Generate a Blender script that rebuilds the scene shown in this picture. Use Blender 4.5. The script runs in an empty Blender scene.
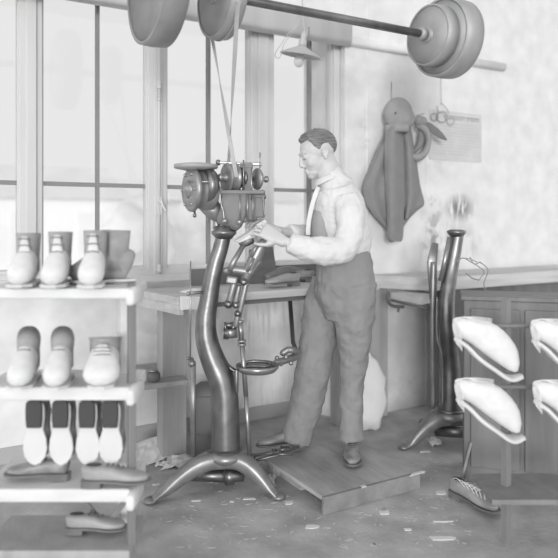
import bpy, bmesh, math, random
from mathutils import Vector, Matrix, Quaternion
random.seed(7)
V = Vector
scn = bpy.context.scene
col = scn.collection
PI = math.pi
# ------------------------------------------------------------------ camera
F = 644.0; CX = 279.0; HY = 220.0; CH = 1.3
S30, C30 = math.sin(math.radians(30)), math.cos(math.radians(30))
RIGHT = V((C30, -S30, 0)); FWD = V((S30, C30, 0)); UP = V((0, 0, 1))
def P(px, py, d):
    """point of the room seen at px,py at depth d in front of the lens"""
    return RIGHT*((px-CX)/F*d) + FWD*d + V((0, 0, CH-(py-HY)/F*d))
def PY(px, py, Y):
    r = P(px, py, 1.0) - V((0, 0, CH)); t = Y/r.y
    return V((0, 0, CH)) + r*t
def PZ(px, py, z):
    return P(px, py, F*(CH-z)/(py-HY))
cam_d = bpy.data.cameras.new('camera'); cam = bpy.data.objects.new('camera', cam_d); col.objects.link(cam)
cam.location = (0, 0, CH); cam.rotation_euler = (PI/2, 0, -math.radians(30))
cam_d.sensor_width = 36; cam_d.lens = F/558*36; cam_d.shift_y = (HY-279)/558
cam_d.clip_start = .05; cam_d.clip_end = 200
scn.camera = cam
cam_d.dof.use_dof = True; cam_d.dof.focus_distance = 3.15; cam_d.dof.aperture_fstop = 1.4
# ------------------------------------------------------------------ materials
def lin(v):
    v /= 255.0
    return v/12.92 if v < .04045 else ((v+.055)/1.055)**2.4
def mat(name, val, rough=.6, metal=0., var=.12, scale=6., stretch=(1, 1, 1), bump=.0, bscale=40., spec=.5, dark=None, extra=None, detail=6):
    """grey procedural material; val = albedo on a 0-255 display scale"""
    m = bpy.data.materials.new(name); m.use_nodes = True
    nt = m.node_tree; N = nt.nodes; L = nt.links
    b = N['Principled BSDF']
    b.inputs['Roughness'].default_value = rough; b.inputs['Metallic'].default_value = metal
    b.inputs['Specular IOR Level'].default_value = spec
    tc = N.new('ShaderNodeTexCoord'); mp = N.new('ShaderNodeMapping'); mp.inputs['Scale'].default_value = stretch
    L.new(tc.outputs['Object'], mp.inputs['Vector'])
    nz = N.new('ShaderNodeTexNoise'); nz.inputs['Scale'].default_value = scale; nz.inputs['Detail'].default_value = detail
    L.new(mp.outputs['Vector'], nz.inputs['Vector'])
    cr = N.new('ShaderNodeValToRGB'); L.new(nz.outputs['Fac'], cr.inputs['Fac'])
    lo = lin(val if dark is None else dark)*(1-var) if dark is None else lin(dark); hi = min(.95, lin(val)*(1+var))
    cr.color_ramp.elements[0].position = .32; cr.color_ramp.elements[0].color = (lo, lo, lo, 1)
    cr.color_ramp.elements[1].position = .68; cr.color_ramp.elements[1].color = (hi, hi, hi, 1)
    out = cr.outputs['Color']
    if extra: out = extra(nt, tc, out)
    L.new(out, b.inputs['Base Color'])
    if bump:
        n2 = N.new('ShaderNodeTexNoise'); n2.inputs['Scale'].default_value = bscale; n2.inputs['Detail'].default_value = 4
        L.new(mp.outputs['Vector'], n2.inputs['Vector'])
        bp = N.new('ShaderNodeBump'); bp.inputs['Strength'].default_value = bump; bp.inputs['Distance'].default_value = .01
        L.new(n2.outputs['Fac'], bp.inputs['Height']); L.new(bp.outputs['Normal'], b.inputs['Normal'])
    return m
def stains(spots, amount=.6, freq=60, stretch=(1, 1, .35)):
    """brushed smears with a place of their own on a wall"""
    def f(nt, tc, base):
        N, L = nt.nodes, nt.links
        for (c, r, a, st, fr, thr) in spots:
            sub = N.new('ShaderNodeVectorMath'); sub.operation = 'SUBTRACT'; sub.inputs[1].default_value = c
            L.new(tc.outputs['Object'], sub.inputs[0])
            dv = N.new('ShaderNodeVectorMath'); dv.operation = 'DIVIDE'; dv.inputs[1].default_value = r
            L.new(sub.outputs[0], dv.inputs[0])
            ln = N.new('ShaderNodeVectorMath'); ln.operation = 'LENGTH'; L.new(dv.outputs[0], ln.inputs[0])
            mr = N.new('ShaderNodeMapRange'); mr.inputs['From Min'].default_value = 1.0; mr.inputs['From Max'].default_value = .15
            L.new(ln.outputs['Value'], mr.inputs['Value'])
            mp = N.new('ShaderNodeMapping'); mp.inputs['Scale'].default_value = st; L.new(tc.outputs['Object'], mp.inputs['Vector'])
            nz = N.new('ShaderNodeTexNoise'); nz.inputs['Scale'].default_value = fr; nz.inputs['Detail'].default_value = 5
            L.new(mp.outputs['Vector'], nz.inputs['Vector'])
            m2 = N.new('ShaderNodeMapRange'); m2.inputs['From Min'].default_value = thr; m2.inputs['From Max'].default_value = thr+.12
            L.new(nz.outputs['Fac'], m2.inputs['Value'])
            mu = N.new('ShaderNodeMath'); mu.operation = 'MULTIPLY'; L.new(mr.outputs[0], mu.inputs[0]); L.new(m2.outputs[0], mu.inputs[1])
            m3 = N.new('ShaderNodeMath'); m3.operation = 'MULTIPLY'; m3.inputs[1].default_value = a; L.new(mu.outputs[0], m3.inputs[0])
            mx = N.new('ShaderNodeMix'); mx.data_type = 'RGBA'; L.new(m3.outputs[0], mx.inputs['Factor'])
            L.new(base, mx.inputs['A']); mx.inputs['B'].default_value = (.12, .12, .12, 1)
            base = mx.outputs['Result']
        return base
    return f
def wallpt(px, py, Y): return tuple(PY(px, py, Y))
M = {}
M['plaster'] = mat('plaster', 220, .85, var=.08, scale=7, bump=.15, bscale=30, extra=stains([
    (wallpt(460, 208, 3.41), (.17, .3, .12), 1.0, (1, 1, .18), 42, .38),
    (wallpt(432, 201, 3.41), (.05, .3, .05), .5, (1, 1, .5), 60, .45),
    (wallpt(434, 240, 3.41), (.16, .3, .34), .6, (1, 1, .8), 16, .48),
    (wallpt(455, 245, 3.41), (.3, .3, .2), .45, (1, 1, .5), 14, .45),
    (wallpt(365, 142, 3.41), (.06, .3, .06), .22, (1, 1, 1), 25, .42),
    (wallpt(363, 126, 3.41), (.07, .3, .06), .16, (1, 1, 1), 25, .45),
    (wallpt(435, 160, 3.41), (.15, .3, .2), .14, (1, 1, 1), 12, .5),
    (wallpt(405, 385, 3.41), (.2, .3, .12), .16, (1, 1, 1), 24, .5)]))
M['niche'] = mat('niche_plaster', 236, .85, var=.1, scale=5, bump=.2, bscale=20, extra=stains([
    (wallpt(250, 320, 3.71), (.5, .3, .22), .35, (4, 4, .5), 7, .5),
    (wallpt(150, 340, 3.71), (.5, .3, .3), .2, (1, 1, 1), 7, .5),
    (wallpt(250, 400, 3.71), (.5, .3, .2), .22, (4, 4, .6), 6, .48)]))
M['floor'] = mat('floor_boards', 196, .7, var=.12, scale=5, stretch=(1, 1, 1), bump=.35, bscale=40, dark=164, detail=10)
M['skirt'] = mat('grey_skirting', 182, .8, var=.05)
M['winwood'] = mat('window_paint', 208, .6, var=.07, scale=8, stretch=(1, 1, .1), bump=.1)
M['bar'] = mat('window_bar', 138, .6, var=.05)
M['bench'] = mat('bench_wood', 196, .65, var=.14, scale=7, stretch=(.25, 1.5, 4), bump=.2, bscale=30)
M['benchdark'] = mat('dark_board', 108, .7, var=.2, scale=6, stretch=(.3, 1, 3), bump=.2)
M['post'] = mat('post_wood', 170, .7, var=.12, scale=8, stretch=(2, 2, .2), bump=.2)
M['platform'] = mat('platform_wood', 178, .8, var=.2, scale=6, stretch=(1.5, .5, 1), bump=.3, bscale=30, dark=150, detail=10)
M['paint'] = mat('painted_casting', 122, .55, var=.14, scale=14, bump=.05)
M['paintl'] = mat('pale_casting', 160, .55, var=.12, scale=14)
M['batten_shade'] = mat('shaded_batten', 142, .8, var=.25, scale=9, bump=.3, detail=10)  # platform front darkened in its colour to stand for shade
M['iron'] = mat('cast_iron', 134, .38, .9, var=.2, scale=14, bump=.05, bscale=50)
M['ironl'] = mat('grey_cast_iron', 152, .4, .6, var=.18, scale=14, bump=.05, bscale=50)
M['steel'] = mat('polished_steel', 165, .33, .75, var=.08, scale=20)
M['belt'] = mat('leather_belt', 178, .7, var=.05)
M['pulley'] = mat('pulley_iron', 168, .55, .3, var=.12, scale=7)
M['pulleyd'] = mat('dark_pulley_iron', 156, .5, .3, var=.15, scale=7)
M['enamel'] = mat('enamel', 185, .35, var=.04)
M['skin'] = mat('skin', 200, .55, var=.03, scale=20)
M['hair'] = mat('hair', 124, .38, var=.4, scale=60, stretch=(.25, .5, 2), bump=.6, bscale=120)
M['shirt'] = mat('shirt', 216, .85, var=.03, scale=5, bump=.1, bscale=80)
M['chest_shade'] = mat('chest_shade_cloth', 160, .9, var=.06)  # darker grey standing in for shade on the shirt front
M['trouser'] = mat('trouser_cloth', 143, .9, var=.06, scale=12, bump=.2, bscale=200)
M['coat'] = mat('coat_cloth', 134, .95, var=.07, scale=10, bump=.15, bscale=200)
M['cap'] = mat('cap_cloth', 150, .95, var=.08, scale=20, bump=.2, bscale=200)
M['capd'] = mat('dark_cap_cloth', 120, .8, var=.08)
M['leather'] = mat('dark_leather', 112, .35, var=.2, scale=14)
M['leathers'] = mat('worn_shoe_leather', 140, .35, var=.3, scale=25)
M['tan'] = mat('grey_leather', 160, .45, var=.2, scale=12)
M['canvas'] = mat('white_canvas', 226, .85, var=.05, scale=30, bump=.1)
M['sole'] = mat('pale_sole', 216, .7, var=.06)
M['black'] = mat('blackened', 60, .5, var=.1)
M['paper'] = mat('paper', 232, .9, var=.04)
M['poster'] = mat('poster_paper', 200, .9, var=.05, scale=8)
M['ink'] = mat('faded_ink', 163, .9, var=.1)
M['inkl'] = mat('fine_print', 184, .9, var=.08)
M['rack'] = mat('rack_wood', 222, .7, var=.08, scale=9, stretch=(.4, 1, 2))
M['rackd'] = mat('rack_dark_wood', 130, .7, var=.12, scale=9, stretch=(2, 2, .3))
M['panel'] = mat('dark_panel', 122, .6, var=.14, scale=5, stretch=(3, 3, .3), bump=.1)
M['can'] = mat('drum_metal', 118, .6, .2, var=.12, scale=6)
M['bulb'] = mat('bulb_glass', 225, .15, var=.02)
M['far'] = mat('hazed_house', 238, 1, var=.03, scale=.4)  # haze is put into the colour, hence so pale
M['fart'] = mat('hazed_trees', 232, 1, var=.05, scale=1.2)  # paled for haze as well; roofs and house windows share it
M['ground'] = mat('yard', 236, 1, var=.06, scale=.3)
M['cloth'] = mat('white_cloth', 228, .9, var=.04)
g = bpy.data.materials.new('pane_glass'); g.use_nodes = True
nt = g.node_tree; nt.nodes.clear()
o_ = nt.nodes.new('ShaderNodeOutputMaterial'); mx = nt.nodes.new('ShaderNodeMixShader'); tr = nt.nodes.new('ShaderNodeBsdfTransparent'); gl = nt.nodes.new('ShaderNodeBsdfGlossy')
tr.inputs[0].default_value = (.96, .96, .96, 1); gl.inputs['Roughness'].default_value = .05; mx.inputs[0].default_value = .025
nt.links.new(tr.outputs[0], mx.inputs[1]); nt.links.new(gl.outputs[0], mx.inputs[2]); nt.links.new(mx.outputs[0], o_.inputs[0])
M['glass'] = g
# ------------------------------------------------------------------ mesh builder
class MB:
    def __init__(s): s.v = []; s.f = []; s.sm = []
    def add(s, vs, fs, smooth=True):
        n = len(s.v); s.v += [V(x) for x in vs]; s.f += [[i+n for i in f] for f in fs]; s.sm += [smooth]*len(fs); return s
    def box(s, a, b):
        return s.obox([(a[i]+b[i])/2 for i in range(3)], (V((1, 0, 0)), V((0, 1, 0)), V((0, 0, 1))), [abs(b[i]-a[i])/2 for i in range(3)])
    def obox(s, c, ax, h, taper=1.0):
        c = V(c); vs = []
        for z in (-1, 1):
            t = taper if z > 0 else 1
            for (x, y) in ((-1, -1), (1, -1), (1, 1), (-1, 1)): vs.append(c+ax[0]*x*h[0]*t+ax[1]*y*h[1]*t+ax[2]*z*h[2])
        fs = [[3, 2, 1, 0], [4, 5, 6, 7], [0, 1, 5, 4], [1, 2, 6, 5], [2, 3, 7, 6], [3, 0, 4, 7]]
        if ax[0].cross(ax[1]).dot(ax[2]) < 0: fs = [f[::-1] for f in fs]
        return s.add(vs, fs, False)
    def beam(s, p, q, w, h, up=UP):
        p, q = V(p), V(q); d = (q-p); l = d.length; d.normalize()
        sd = d.cross(up)
        if sd.length < .01: sd = d.cross(V((1, 0, 0)))
        sd.normalize(); u = sd.cross(d)
        return s.obox((p+q)/2, (sd, u, -d) if sd.cross(u).dot(-d) > 0 else (sd, u, d), (w/2, h/2, l/2))
    def prism(s, poly, vec):
        """poly: list of 3-D points (planar outline), extruded by vec"""
        poly = [V(p) for p in poly]; vec = V(vec); n = len(poly)
        nr = V((0, 0, 0))
        for i in range(n): nr += poly[i].cross(poly[(i+1) % n])
        if nr.dot(vec) > 0: poly = poly[::-1]
        vs = poly+[p+vec for p in poly]
        fs = [list(range(n)), list(range(2*n-1, n-1, -1))]+[[i, i+n, (i+1) % n+n, (i+1) % n] for i in range(n)]
        return s.add(vs, fs, False)
    def loft(s, pts, ws, hs=None, up=UP, n=20, ex=2., cap=True, dome=0.):
        """closed tube through pts with half-widths ws (sideways) and hs (along up)"""
        pts = [V(p) for p in pts]; m = len(pts)
        if not isinstance(ws, (list, tuple)): ws = [ws]*m
        if hs is None: hs = ws
        if not isinstance(hs, (list, tuple)): hs = [hs]*m
        vs = []; prev = None
        def fr(i):
            t = (pts[min(i+1, m-1)]-pts[max(i-1, 0)]).normalized()
            sd = t.cross(up)
            if sd.length < .15: sd = prev if prev is not None else t.orthogonal()
            sd = (sd-t*sd.dot(t)).normalized(); return t, sd, sd.cross(t)
        frs = []
        for i in range(m):
            t, sd, u = fr(i)
            if prev is not None and sd.dot(prev) < 0: sd = -sd; u = -u
            prev = sd; frs.append((t, sd, u))
        rows = [(pts[i], frs[i], ws[i], hs[i]) for i in range(m)]
        if dome:
            r0, r1 = rows[0], rows[-1]; pre = []; post = []
            for a in (80, 55, 28):
                k = math.cos(math.radians(a)); q = math.sin(math.radians(a))
                pre.append((r0[0]-r0[1][0]*q*dome*min(r0[2], r0[3]), r0[1], r0[2]*k, r0[3]*k))
            for a in (28, 55, 80):
                k = math.cos(math.radians(a)); q = math.sin(math.radians(a))
                post.append((r1[0]+r1[1][0]*q*dome*min(r1[2], r1[3]), r1[1], r1[2]*k, r1[3]*k))
            rows = pre+rows+post
        R = len(rows)
        for (p, (t, sd, u), w, h) in rows:
            for k in range(n):
                a = 2*PI*k/n; c, q = math.cos(a), math.sin(a)
                c = math.copysign(abs(c)**(2/ex), c); q = math.copysign(abs(q)**(2/ex), q)
                vs.append(p+sd*c*w+u*q*h)
        fs = [[i*n+k, (i+1)*n+k, (i+1)*n+(k+1) % n, i*n+(k+1) % n] for i in range(R-1) for k in range(n)]
        if frs[0][1].cross(frs[0][2]).dot(frs[0][0]) < 0: pass
        fs = [f[::-1] for f in fs]
        s.add(vs, fs)
        if cap:
            b = len(s.v)-R*n
            s.f.append([b+k for k in range(n)][::-1]); s.sm.append(False)
            s.f.append([b+(R-1)*n+k for k in range(n)]); s.sm.append(False)
        return s
    def tube(s, p, q, r, r2=None, n=16): return s.loft([p, q], [r, r if r2 is None else r2], n=n)
    def wire(s, pts, r, n=8, sub=6):
        return s.loft(spline(pts, sub), r, n=n)
    def lathe(s, c, ax, prof, n=32, close=True):
        """prof: (radius, distance along axis)"""
        ax = V(ax).normalized(); a = ax.orthogonal().normalized(); b = ax.cross(a); c = V(c); vs = []
        for (r, t) in prof:
            for k in range(n):
                g = 2*PI*k/n; vs.append(c+ax*t+(a*math.cos(g)+b*math.sin(g))*max(r, 1e-4))
        m = len(prof); fs = [[i*n+k, i*n+(k+1) % n, (i+1)*n+(k+1) % n, (i+1)*n+k] for i in range(m-1) for k in range(n)]
        if close:
            fs.append([k for k in range(n)][::-1]); fs.append([(m-1)*n+k for k in range(n)])
        return s.add(vs, fs)
    def ell(s, c, r, ax=None, n=20, m=12):
        ax = ax or (V((1, 0, 0)), V((0, 1, 0)), V((0, 0, 1))); c = V(c); vs = []; fs = []
        if not isinstance(r, (list, tuple)): r = (r, r, r)
        for i in range(1, m):
            t = PI*i/m
            for k in range(n):
                g = 2*PI*k/n
                vs.append(c+ax[0]*r[0]*math.sin(t)*math.cos(g)+ax[1]*r[1]*math.sin(t)*math.sin(g)+ax[2]*r[2]*math.cos(t))
        vs += [c+ax[2]*r[2], c-ax[2]*r[2]]; T = len(vs)-2
        for i in range(m-2):
            for k in range(n): fs.append([i*n+k, (i+1)*n+k, (i+1)*n+(k+1) % n, i*n+(k+1) % n])
        for k in range(n): fs.append([T, k, (k+1) % n]); fs.append([T+1, (m-2)*n+(k+1) % n, (m-2)*n+k])
        return s.add(vs, fs)
    def torus(s, c, ax, R, r, n=32, m=10, a0=0, a1=2*PI, sx=1.0):
        ax = V(ax).normalized(); a = ax.orthogonal().normalized(); b = ax.cross(a); c = V(c)
        full = abs(a1-a0-2*PI) < 1e-3
        vs = []; fs = []; nn = n if full else n+1
        for i in range(nn):
            g = a0+(a1-a0)*i/n; d = a*math.cos(g)*sx+b*math.sin(g)
            for k in range(m):
                h = 2*PI*k/m; vs.append(c+d*(R+r*math.cos(h))+ax*r*math.sin(h))
        for i in range(n):
            j = (i+1) % nn
            for k in range(m): fs.append([i*m+k, j*m+k, j*m+(k+1) % m, i*m+(k+1) % m])
        return s.add(vs, fs)
    def build(s, name, m, parent=None, bevel=0., origin=None, label=None, remesh=0, smooth=0, disp=0, dscale=.1, sub=0, solid=0):
        me = bpy.data.meshes.new(name)
        if origin is None:
            if parent is not None: org = parent['_o'].to_list() if hasattr(parent['_o'], 'to_list') else list(parent['_o'])
            else:
                zs = min(v.z for v in s.v); xs = [v.x for v in s.v]; ys = [v.y for v in s.v]
                org = [(min(xs)+max(xs))/2, (min(ys)+max(ys))/2, zs]
        else: org = list(origin)
        o3 = V(org)
        me.from_pydata([v-o3 for v in s.v], [], s.f); me.update()
        me.polygons.foreach_set('use_smooth', s.sm)
        ob = bpy.data.objects.new(name, me); col.objects.link(ob); me.materials.append(M[m] if isinstance(m, str) else m)
        bm = bmesh.new(); bm.from_mesh(me); bmesh.ops.recalc_face_normals(bm, faces=bm.faces); bm.to_mesh(me); bm.free()
        if parent is not None:
            ob.parent = parent; po = V(list(parent['_o'])); ob.location = o3-po
        else: ob.location = o3
        ob['_o'] = org
        if label: ob['label'] = label
        if bevel:
            b = ob.modifiers.new('bevel', 'BEVEL'); b.width = bevel; b.segments = 2; b.limit_method = 'ANGLE'; b.angle_limit = .7
        if solid:
            b = ob.modifiers.new('solid', 'SOLIDIFY'); b.thickness = solid; b.offset = 0
        if remesh:
            b = ob.modifiers.new('remesh', 'REMESH'); b.mode = 'VOXEL'; b.voxel_size = remesh; b.use_smooth_shade = True
        if smooth:
            b = ob.modifiers.new('smooth', 'SMOOTH'); b.iterations = smooth; b.factor = .5
        if sub:
            b = ob.modifiers.new('sub', 'SUBSURF'); b.levels = sub; b.render_levels = sub
        if disp:
            t = bpy.data.textures.new(name, 'CLOUDS'); t.noise_scale = dscale
            b = ob.modifiers.new('disp', 'DISPLACE'); b.texture = t; b.strength = disp; b.texture_coords = 'LOCAL'
        return ob
def spline(pts, sub=6):
    pts = [V(p) for p in pts]; out = []; n = len(pts)
    for i in range(n-1):
        a = pts[max(i-1, 0)]; b = pts[i]; c = pts[i+1]; d = pts[min(i+2, n-1)]
        for k in range(sub):
            t = k/sub
            out.append(.5*((2*b)+(c-a)*t+(2*a-5*b+4*c-d)*t*t+(-a+3*b-3*c+d)*t**3))
    out.append(pts[-1]); return out
def sval(v, sub=6):
    return [x.x for x in spline([V((a, 0, 0)) for a in v], sub)]
def thing(name, label, cat, loc, group=None):
    o = bpy.data.objects.new(name, None); col.objects.link(o); o.empty_display_size = .05
    o.location = loc; o['_o'] = list(loc); o['label'] = label; o['category'] = cat
    if group: o['group'] = group
    return o
def tag(o, label, cat, group=None):
    o['label'] = label; o['category'] = cat
    if group: o['group'] = group
    return o
def struct(o): o['kind'] = 'structure'; return o
AX = (V((1, 0, 0)), V((0, 1, 0)), V((0, 0, 1)))
O0 = (0, 0, 0)
# ------------------------------------------------------------------ room shell
YW = 3.50      # window plane
YN = 3.71      # back of the niche under the window
YC = 3.41      # the wall with the coat
XC = PY(345, 300, YC).x
def floor_mesh():
    mb = MB(); n = 0
    mb.box((-1.6, .2, -.06), (6.2, 3.95, 0)); return mb
struct(floor_mesh().build('floor', 'floor', origin=O0))
# wall with the coat, a little proud of the window
mb = MB(); mb.box((XC, YC, 0), (6.2, YC+.5, 3.4)); struct(mb.build('wall_right', 'plaster', origin=O0))
# niche under the window, splayed at its right
mb = MB(); mb.box((-1.6, YN, 0), (2.36, YN+.2, 1.02)); 
mb.prism([(2.34, YN+.2, 0), (2.34, YN, 0), (XC-.001, YC+.01, 0), (XC-.001, YN+.2, 0)], (0, 0, 1.0))
struct(mb.build('wall_left', 'niche', origin=O0))
mb = MB(); mb.box((-1.6, YN-.012, 0), (2.345, YN-.001, .085)); struct(mb.build('baseboard_left', 'skirt', origin=O0))
mb = MB(); mb.box((-1.6, YW-.06, .955), (XC-.002, YN+.1, 1.0)); struct(mb.build('trim_1', 'winwood', origin=O0, bevel=.006))
# lintel over the window and the sloping casing that runs on as a moulding over the coat
zt = PY(300, 20, YW).z
mb = MB(); 
a = PY(285, 22, YC); b = PY(345, 40, YC)
mb.box((-1.6, YC-.0, 2.56), (XC-.001, YN, 3.4)); struct(mb.build('wall_back', 'plaster', origin=O0))
mb = MB()
zc = PY(375, 46, YC).z
mb.loft([(-1.6, YC-.03, 2.5), (XC, YC-.03, 2.5)], .05, .075, ex=4)
struct(mb.build('trim_2', 'winwood', origin=O0))
mb = MB(); mb.loft([(XC+.02, YC-.01, zc), (PY(412, 48, YC).x+.9, YC-.01, zc)], .035, .03, ex=3)
struct(mb.build('trim_3', 'plaster', origin=O0))
# upright joint strips on the coat wall
for i, px in enumerate((367.5, 426)):
    q = PY(px, 200, YC); mb = MB(); mb.box((q.x-.004, YC-.005, .0), (q.x+.004, YC+.01, 3.3)); struct(mb.build('trim_%d' % (4+i), 'plaster', origin=O0))
# window: posts, bars, panes
def xw(px): return PY(px, 200, YW).x
xr = XC-.004
ztop = 2.54; zbot = PY(200, 266, YW).z
posts = [xw(155.5), xw(260)]
pitch = posts[1]-posts[0]
posts = [posts[0]-2*pitch, posts[0]-pitch]+posts
mb = MB(); w = []
for i, x in enumerate(posts):
    hw = (xw(165)-xw(146))/2 if i != 3 else (xw(271.5)-xw(248.5))/2
    w.append(hw)
    mb.box((x-hw, YW-.035, 1.0), (x+hw, YW+.05, 2.6))
    mb.box((x-hw*.45, YW-.05, 1.0), (x+hw*.45, YW-.034, 2.6))
mb.box((xr-.045, YW-.04, 1.0), (xr, YW+.05, 2.6))
mb.box((-1.6, YW-.045, 2.5), (xr, YW+.05, 2.6))
mb.box((-1.6, YW-.045, .99), (xr, YW+.05, zbot-.004))
struct(mb.build('trim_6', 'winwood', origin=O0, bevel=.004))
edges = []
for i in range(3): edges.append((posts[i]+w[i], posts[i+1]-w[i+1]))
edges.append((posts[3]+w[3], xr-.045)); 
zb = PY(100, 185, YW).z
barx = [None, xw(97.5), xw(208.5), xw(309.5)]
for i, (x0, x1) in enumerate(edges):
    bx = barx[i] if barx[i] else (x0+x1)/2
    win = thing('window_%d' % (i+1), 'x', 'window', (0, 0, 0)); del win['label']; del win['category']; win['kind'] = 'structure'
    mb = MB(); t = .018
    mb.box((x0, YW-.02, zbot-.004), (x1, YW+.03, zbot+.012)); mb.box((x0, YW-.02, 2.485), (x1, YW+.03, 2.5))
    mb.box((x0, YW-.019, zbot), (x0+.008, YW+.03, 2.49)); mb.box((x1-.008, YW-.019, zbot), (x1, YW+.03, 2.49))
    mb.build('window_frame', 'winwood', win)
    mb = MB(); mb.box((bx-.0085, YW-.012, zbot+.01), (bx+.0085, YW+.022, 2.49)); mb.build('glazing_bar', 'bar', win)
    mb = MB(); mb.box((x0+.006, YW-.01, zb-.011), (x1-.006, YW+.018, zb+.011)); mb.build('glazing_bar', 'bar', win)
    mb = MB(); mb.box((x0+.004, YW+.006, zbot+.008), (x1-.004, YW+.009, 2.492)); mb.build('pane', 'glass', win)
# espagnolette bolt on the narrow post
x = posts[2]
bo = thing('window_bolt', 'long painted bolt rod with small handle on the narrow window post left of the machine', 'window bolt', (x, YW-.06, 1.01))
yb = YW-.062
MB().tube((x, yb, 1.0), (x, yb, 2.5), .006).build('rod', 'winwood', bo)
zh = PY(157, 206, YW).z
mb = MB(); mb.box((x-.016, yb-.004, zh-.05), (x+.016, yb+.012, zh+.05)); mb.tube((x, yb-.005, zh+.02), (x, yb-.03, zh+.02), .008)
mb.loft(spline([(x, yb-.03, zh+.03), (x+.012, yb-.034, zh-.005), (x+.028, yb-.036, zh-.03)]), .006); mb.build('handle', 'winwood', bo)
for py in (35, 88, 268):
    z = PY(157, py, YW).z; mb = MB(); mb.lathe((x, yb, z-.02), UP, [(.007, 0), (.014, .004), (.014, .014), (.009, .02), (.013, .028), (.013, .04), (.007, .044)], n=14); mb.build('keeper', 'winwood', bo)
mb = MB()
for k in range(7): mb.torus((x, yb, PY(157, 84+k*3, YW).z), UP, .009, .003, n=14, m=6)
mb.build('ribbed_guide', 'winwood', bo)
# ------------------------------------------------------------------ outside
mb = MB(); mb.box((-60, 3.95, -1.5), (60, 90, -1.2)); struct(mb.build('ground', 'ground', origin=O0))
def house(x, y, w_, d_, h_, lab):
    h = thing('house', lab, 'building', (x, y, -1.2)); mb = MB(); mb.box((x, y, -1.2), (x+w_, y+d_, h_)); mb.build('wall', 'far', h)
    mb = MB(); mb.prism([(x-.3, y-.3, h_), (x-.3, y+d_/2, h_+1.1), (x-.3, y+d_+.3, h_)], (w_+.6, 0, 0)); mb.build('roof', 'fart', h)
    n = max(2, int(w_/1.8))
    for k in range(n):
        mb = MB(); xx = x+(k+.5)*w_/n; mb.box((xx-.35, y-.03, .2), (xx+.35, y+.02, 1.5)); mb.build('window', 'fart', h)
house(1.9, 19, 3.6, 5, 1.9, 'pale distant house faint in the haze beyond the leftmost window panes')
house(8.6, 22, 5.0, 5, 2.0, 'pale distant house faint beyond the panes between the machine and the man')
def tree(x, y, r, lab):
    t = thing('tree', lab, 'tree', (x, y, -1.2)); MB().tube((x, y, -1.2), (x, y, 1), .15).build('trunk', 'fart', t)
    mb = MB()
    for k in range(9):
        a = random.uniform(0, 6.3); q = random.uniform(0, r*.6)
        mb.ell((x+math.cos(a)*q, y+math.sin(a)*q, random.uniform(.2, 1.5)), random.uniform(.5, .8)*r*.8, n=12, m=8)
    mb.build('crown', 'fart', t, remesh=.12, disp=.5, dscale=.5)
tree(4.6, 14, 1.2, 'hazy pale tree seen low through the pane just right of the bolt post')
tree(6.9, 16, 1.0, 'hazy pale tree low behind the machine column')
# ------------------------------------------------------------------ line shaft and pulleys
SY, SZ = 2.6, 2.295
sh = thing('line_shaft', 'long round steel line shaft running overhead along the window wall', 'shaft', (.4, SY, SZ))
MB().tube((.3, SY, SZ), (2.66, SY, SZ), .021, n=24).build('bar', 'iron', sh)
mb = MB(); mb.lathe((2.365, SY, SZ), (1, 0, 0), [(.0208, 0), (.034, .004), (.034, .03), (.0208, .034)]); mb.build('collar', 'pulley', sh)
def pulley(name, x0, wd, R, m, lab, web=True, bore=.0206, spk=None):
    t = thing(name, lab, 'pulley', (x0, SY, SZ-R))
    mb = MB(); a = (1, 0, 0)
    mb.lathe((x0, SY, SZ), a, [(R*.93, 0), (R*.985, 0), (R, wd*.5), (R*.985, wd), (R*.93, wd), (R*.93, 0)], n=64, close=False)
    mb.build('rim', m, t)
    mb = MB(); mb.lathe((x0+wd*.05, SY, SZ), a, [(bore, 0), (R*.94, 0), (R*.94, wd*.3), (bore, wd*.3), (bore, 0)], n=64, close=False); mb.build('web', m, t)
    mb = MB(); mb.lathe((x0-.01, SY, SZ), a, [(bore, 0), (bore*1.9, 0), (bore*2.2, wd*.3), (bore*2.2, wd), (bore*1.9, wd+.02), (bore, wd+.02), (bore, 0)], n=32, close=False); mb.build('hub', m, t)
    return t
pulley('belt_pulley', .86, .105, .262, 'pulleyd', 'large dark grey wide overhead pulley above the narrow window post, largest at the left')
pulley('belt_pulley', 1.17, .075, .192, 'pulley', 'smaller overhead pulley carrying the crossed belt down to the machine')
pr = pulley('belt_pulley', 2.42, .075, .165, 'pulley', 'narrower overhead pulley at top right, the nearer of the pair at the shaft end')
pulley('belt_pulley', 2.505, .12, .215, 'pulley', 'larger overhead pulley at top right, behind the narrower one')
# crossed belt
mpc = P(231.5, 178, 3.06)   # machine pulley centre
bl = MB()
xb = 1.175
def strand(p, q, w_=.019, tw=0):
    p, q = V(p), V(q); n = 24; vs = []
    d = (q-p).normalized()
    for i in range(n+1):
        t = i/n; c = p.lerp(q, t); a = tw*t
        sd = V((1, 0, 0)); nr = d.cross(sd).normalized(); s2 = nr.cross(d).normalized()
        e = s2*math.cos(a)+nr*math.sin(a); m_ = d.cross(e).normalized()
        vs += [c-e*w_/2-m_*.002, c+e*w_/2-m_*.002, c+e*w_/2+m_*.002, c-e*w_/2+m_*.002]
    fs = [[i*4+k, i*4+(k+1) % 4, i*4+4+(k+1) % 4, i*4+4+k] for i in range(n) for k in range(4)]+[[3, 2, 1, 0], [n*4, n*4+1, n*4+2, n*4+3]]
    bl.add(vs, fs, False)
Rb, rb = .195, .068
strand((1.20, SY-Rb*.9, SZ-.085), (mpc.x+.012, mpc.y+rb, mpc.z+.0), tw=PI)
strand((1.23, SY+Rb*.9, SZ-.085), (mpc.x-.008, mpc.y-rb, mpc.z+.0), tw=-PI)
strand((1.20, SY-Rb*.9, SZ-.085), (1.20, SY-Rb*.97, SZ+.05)); strand((1.23, SY+Rb*.9, SZ-.085), (1.23, SY+Rb*.97, SZ+.05))
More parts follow.
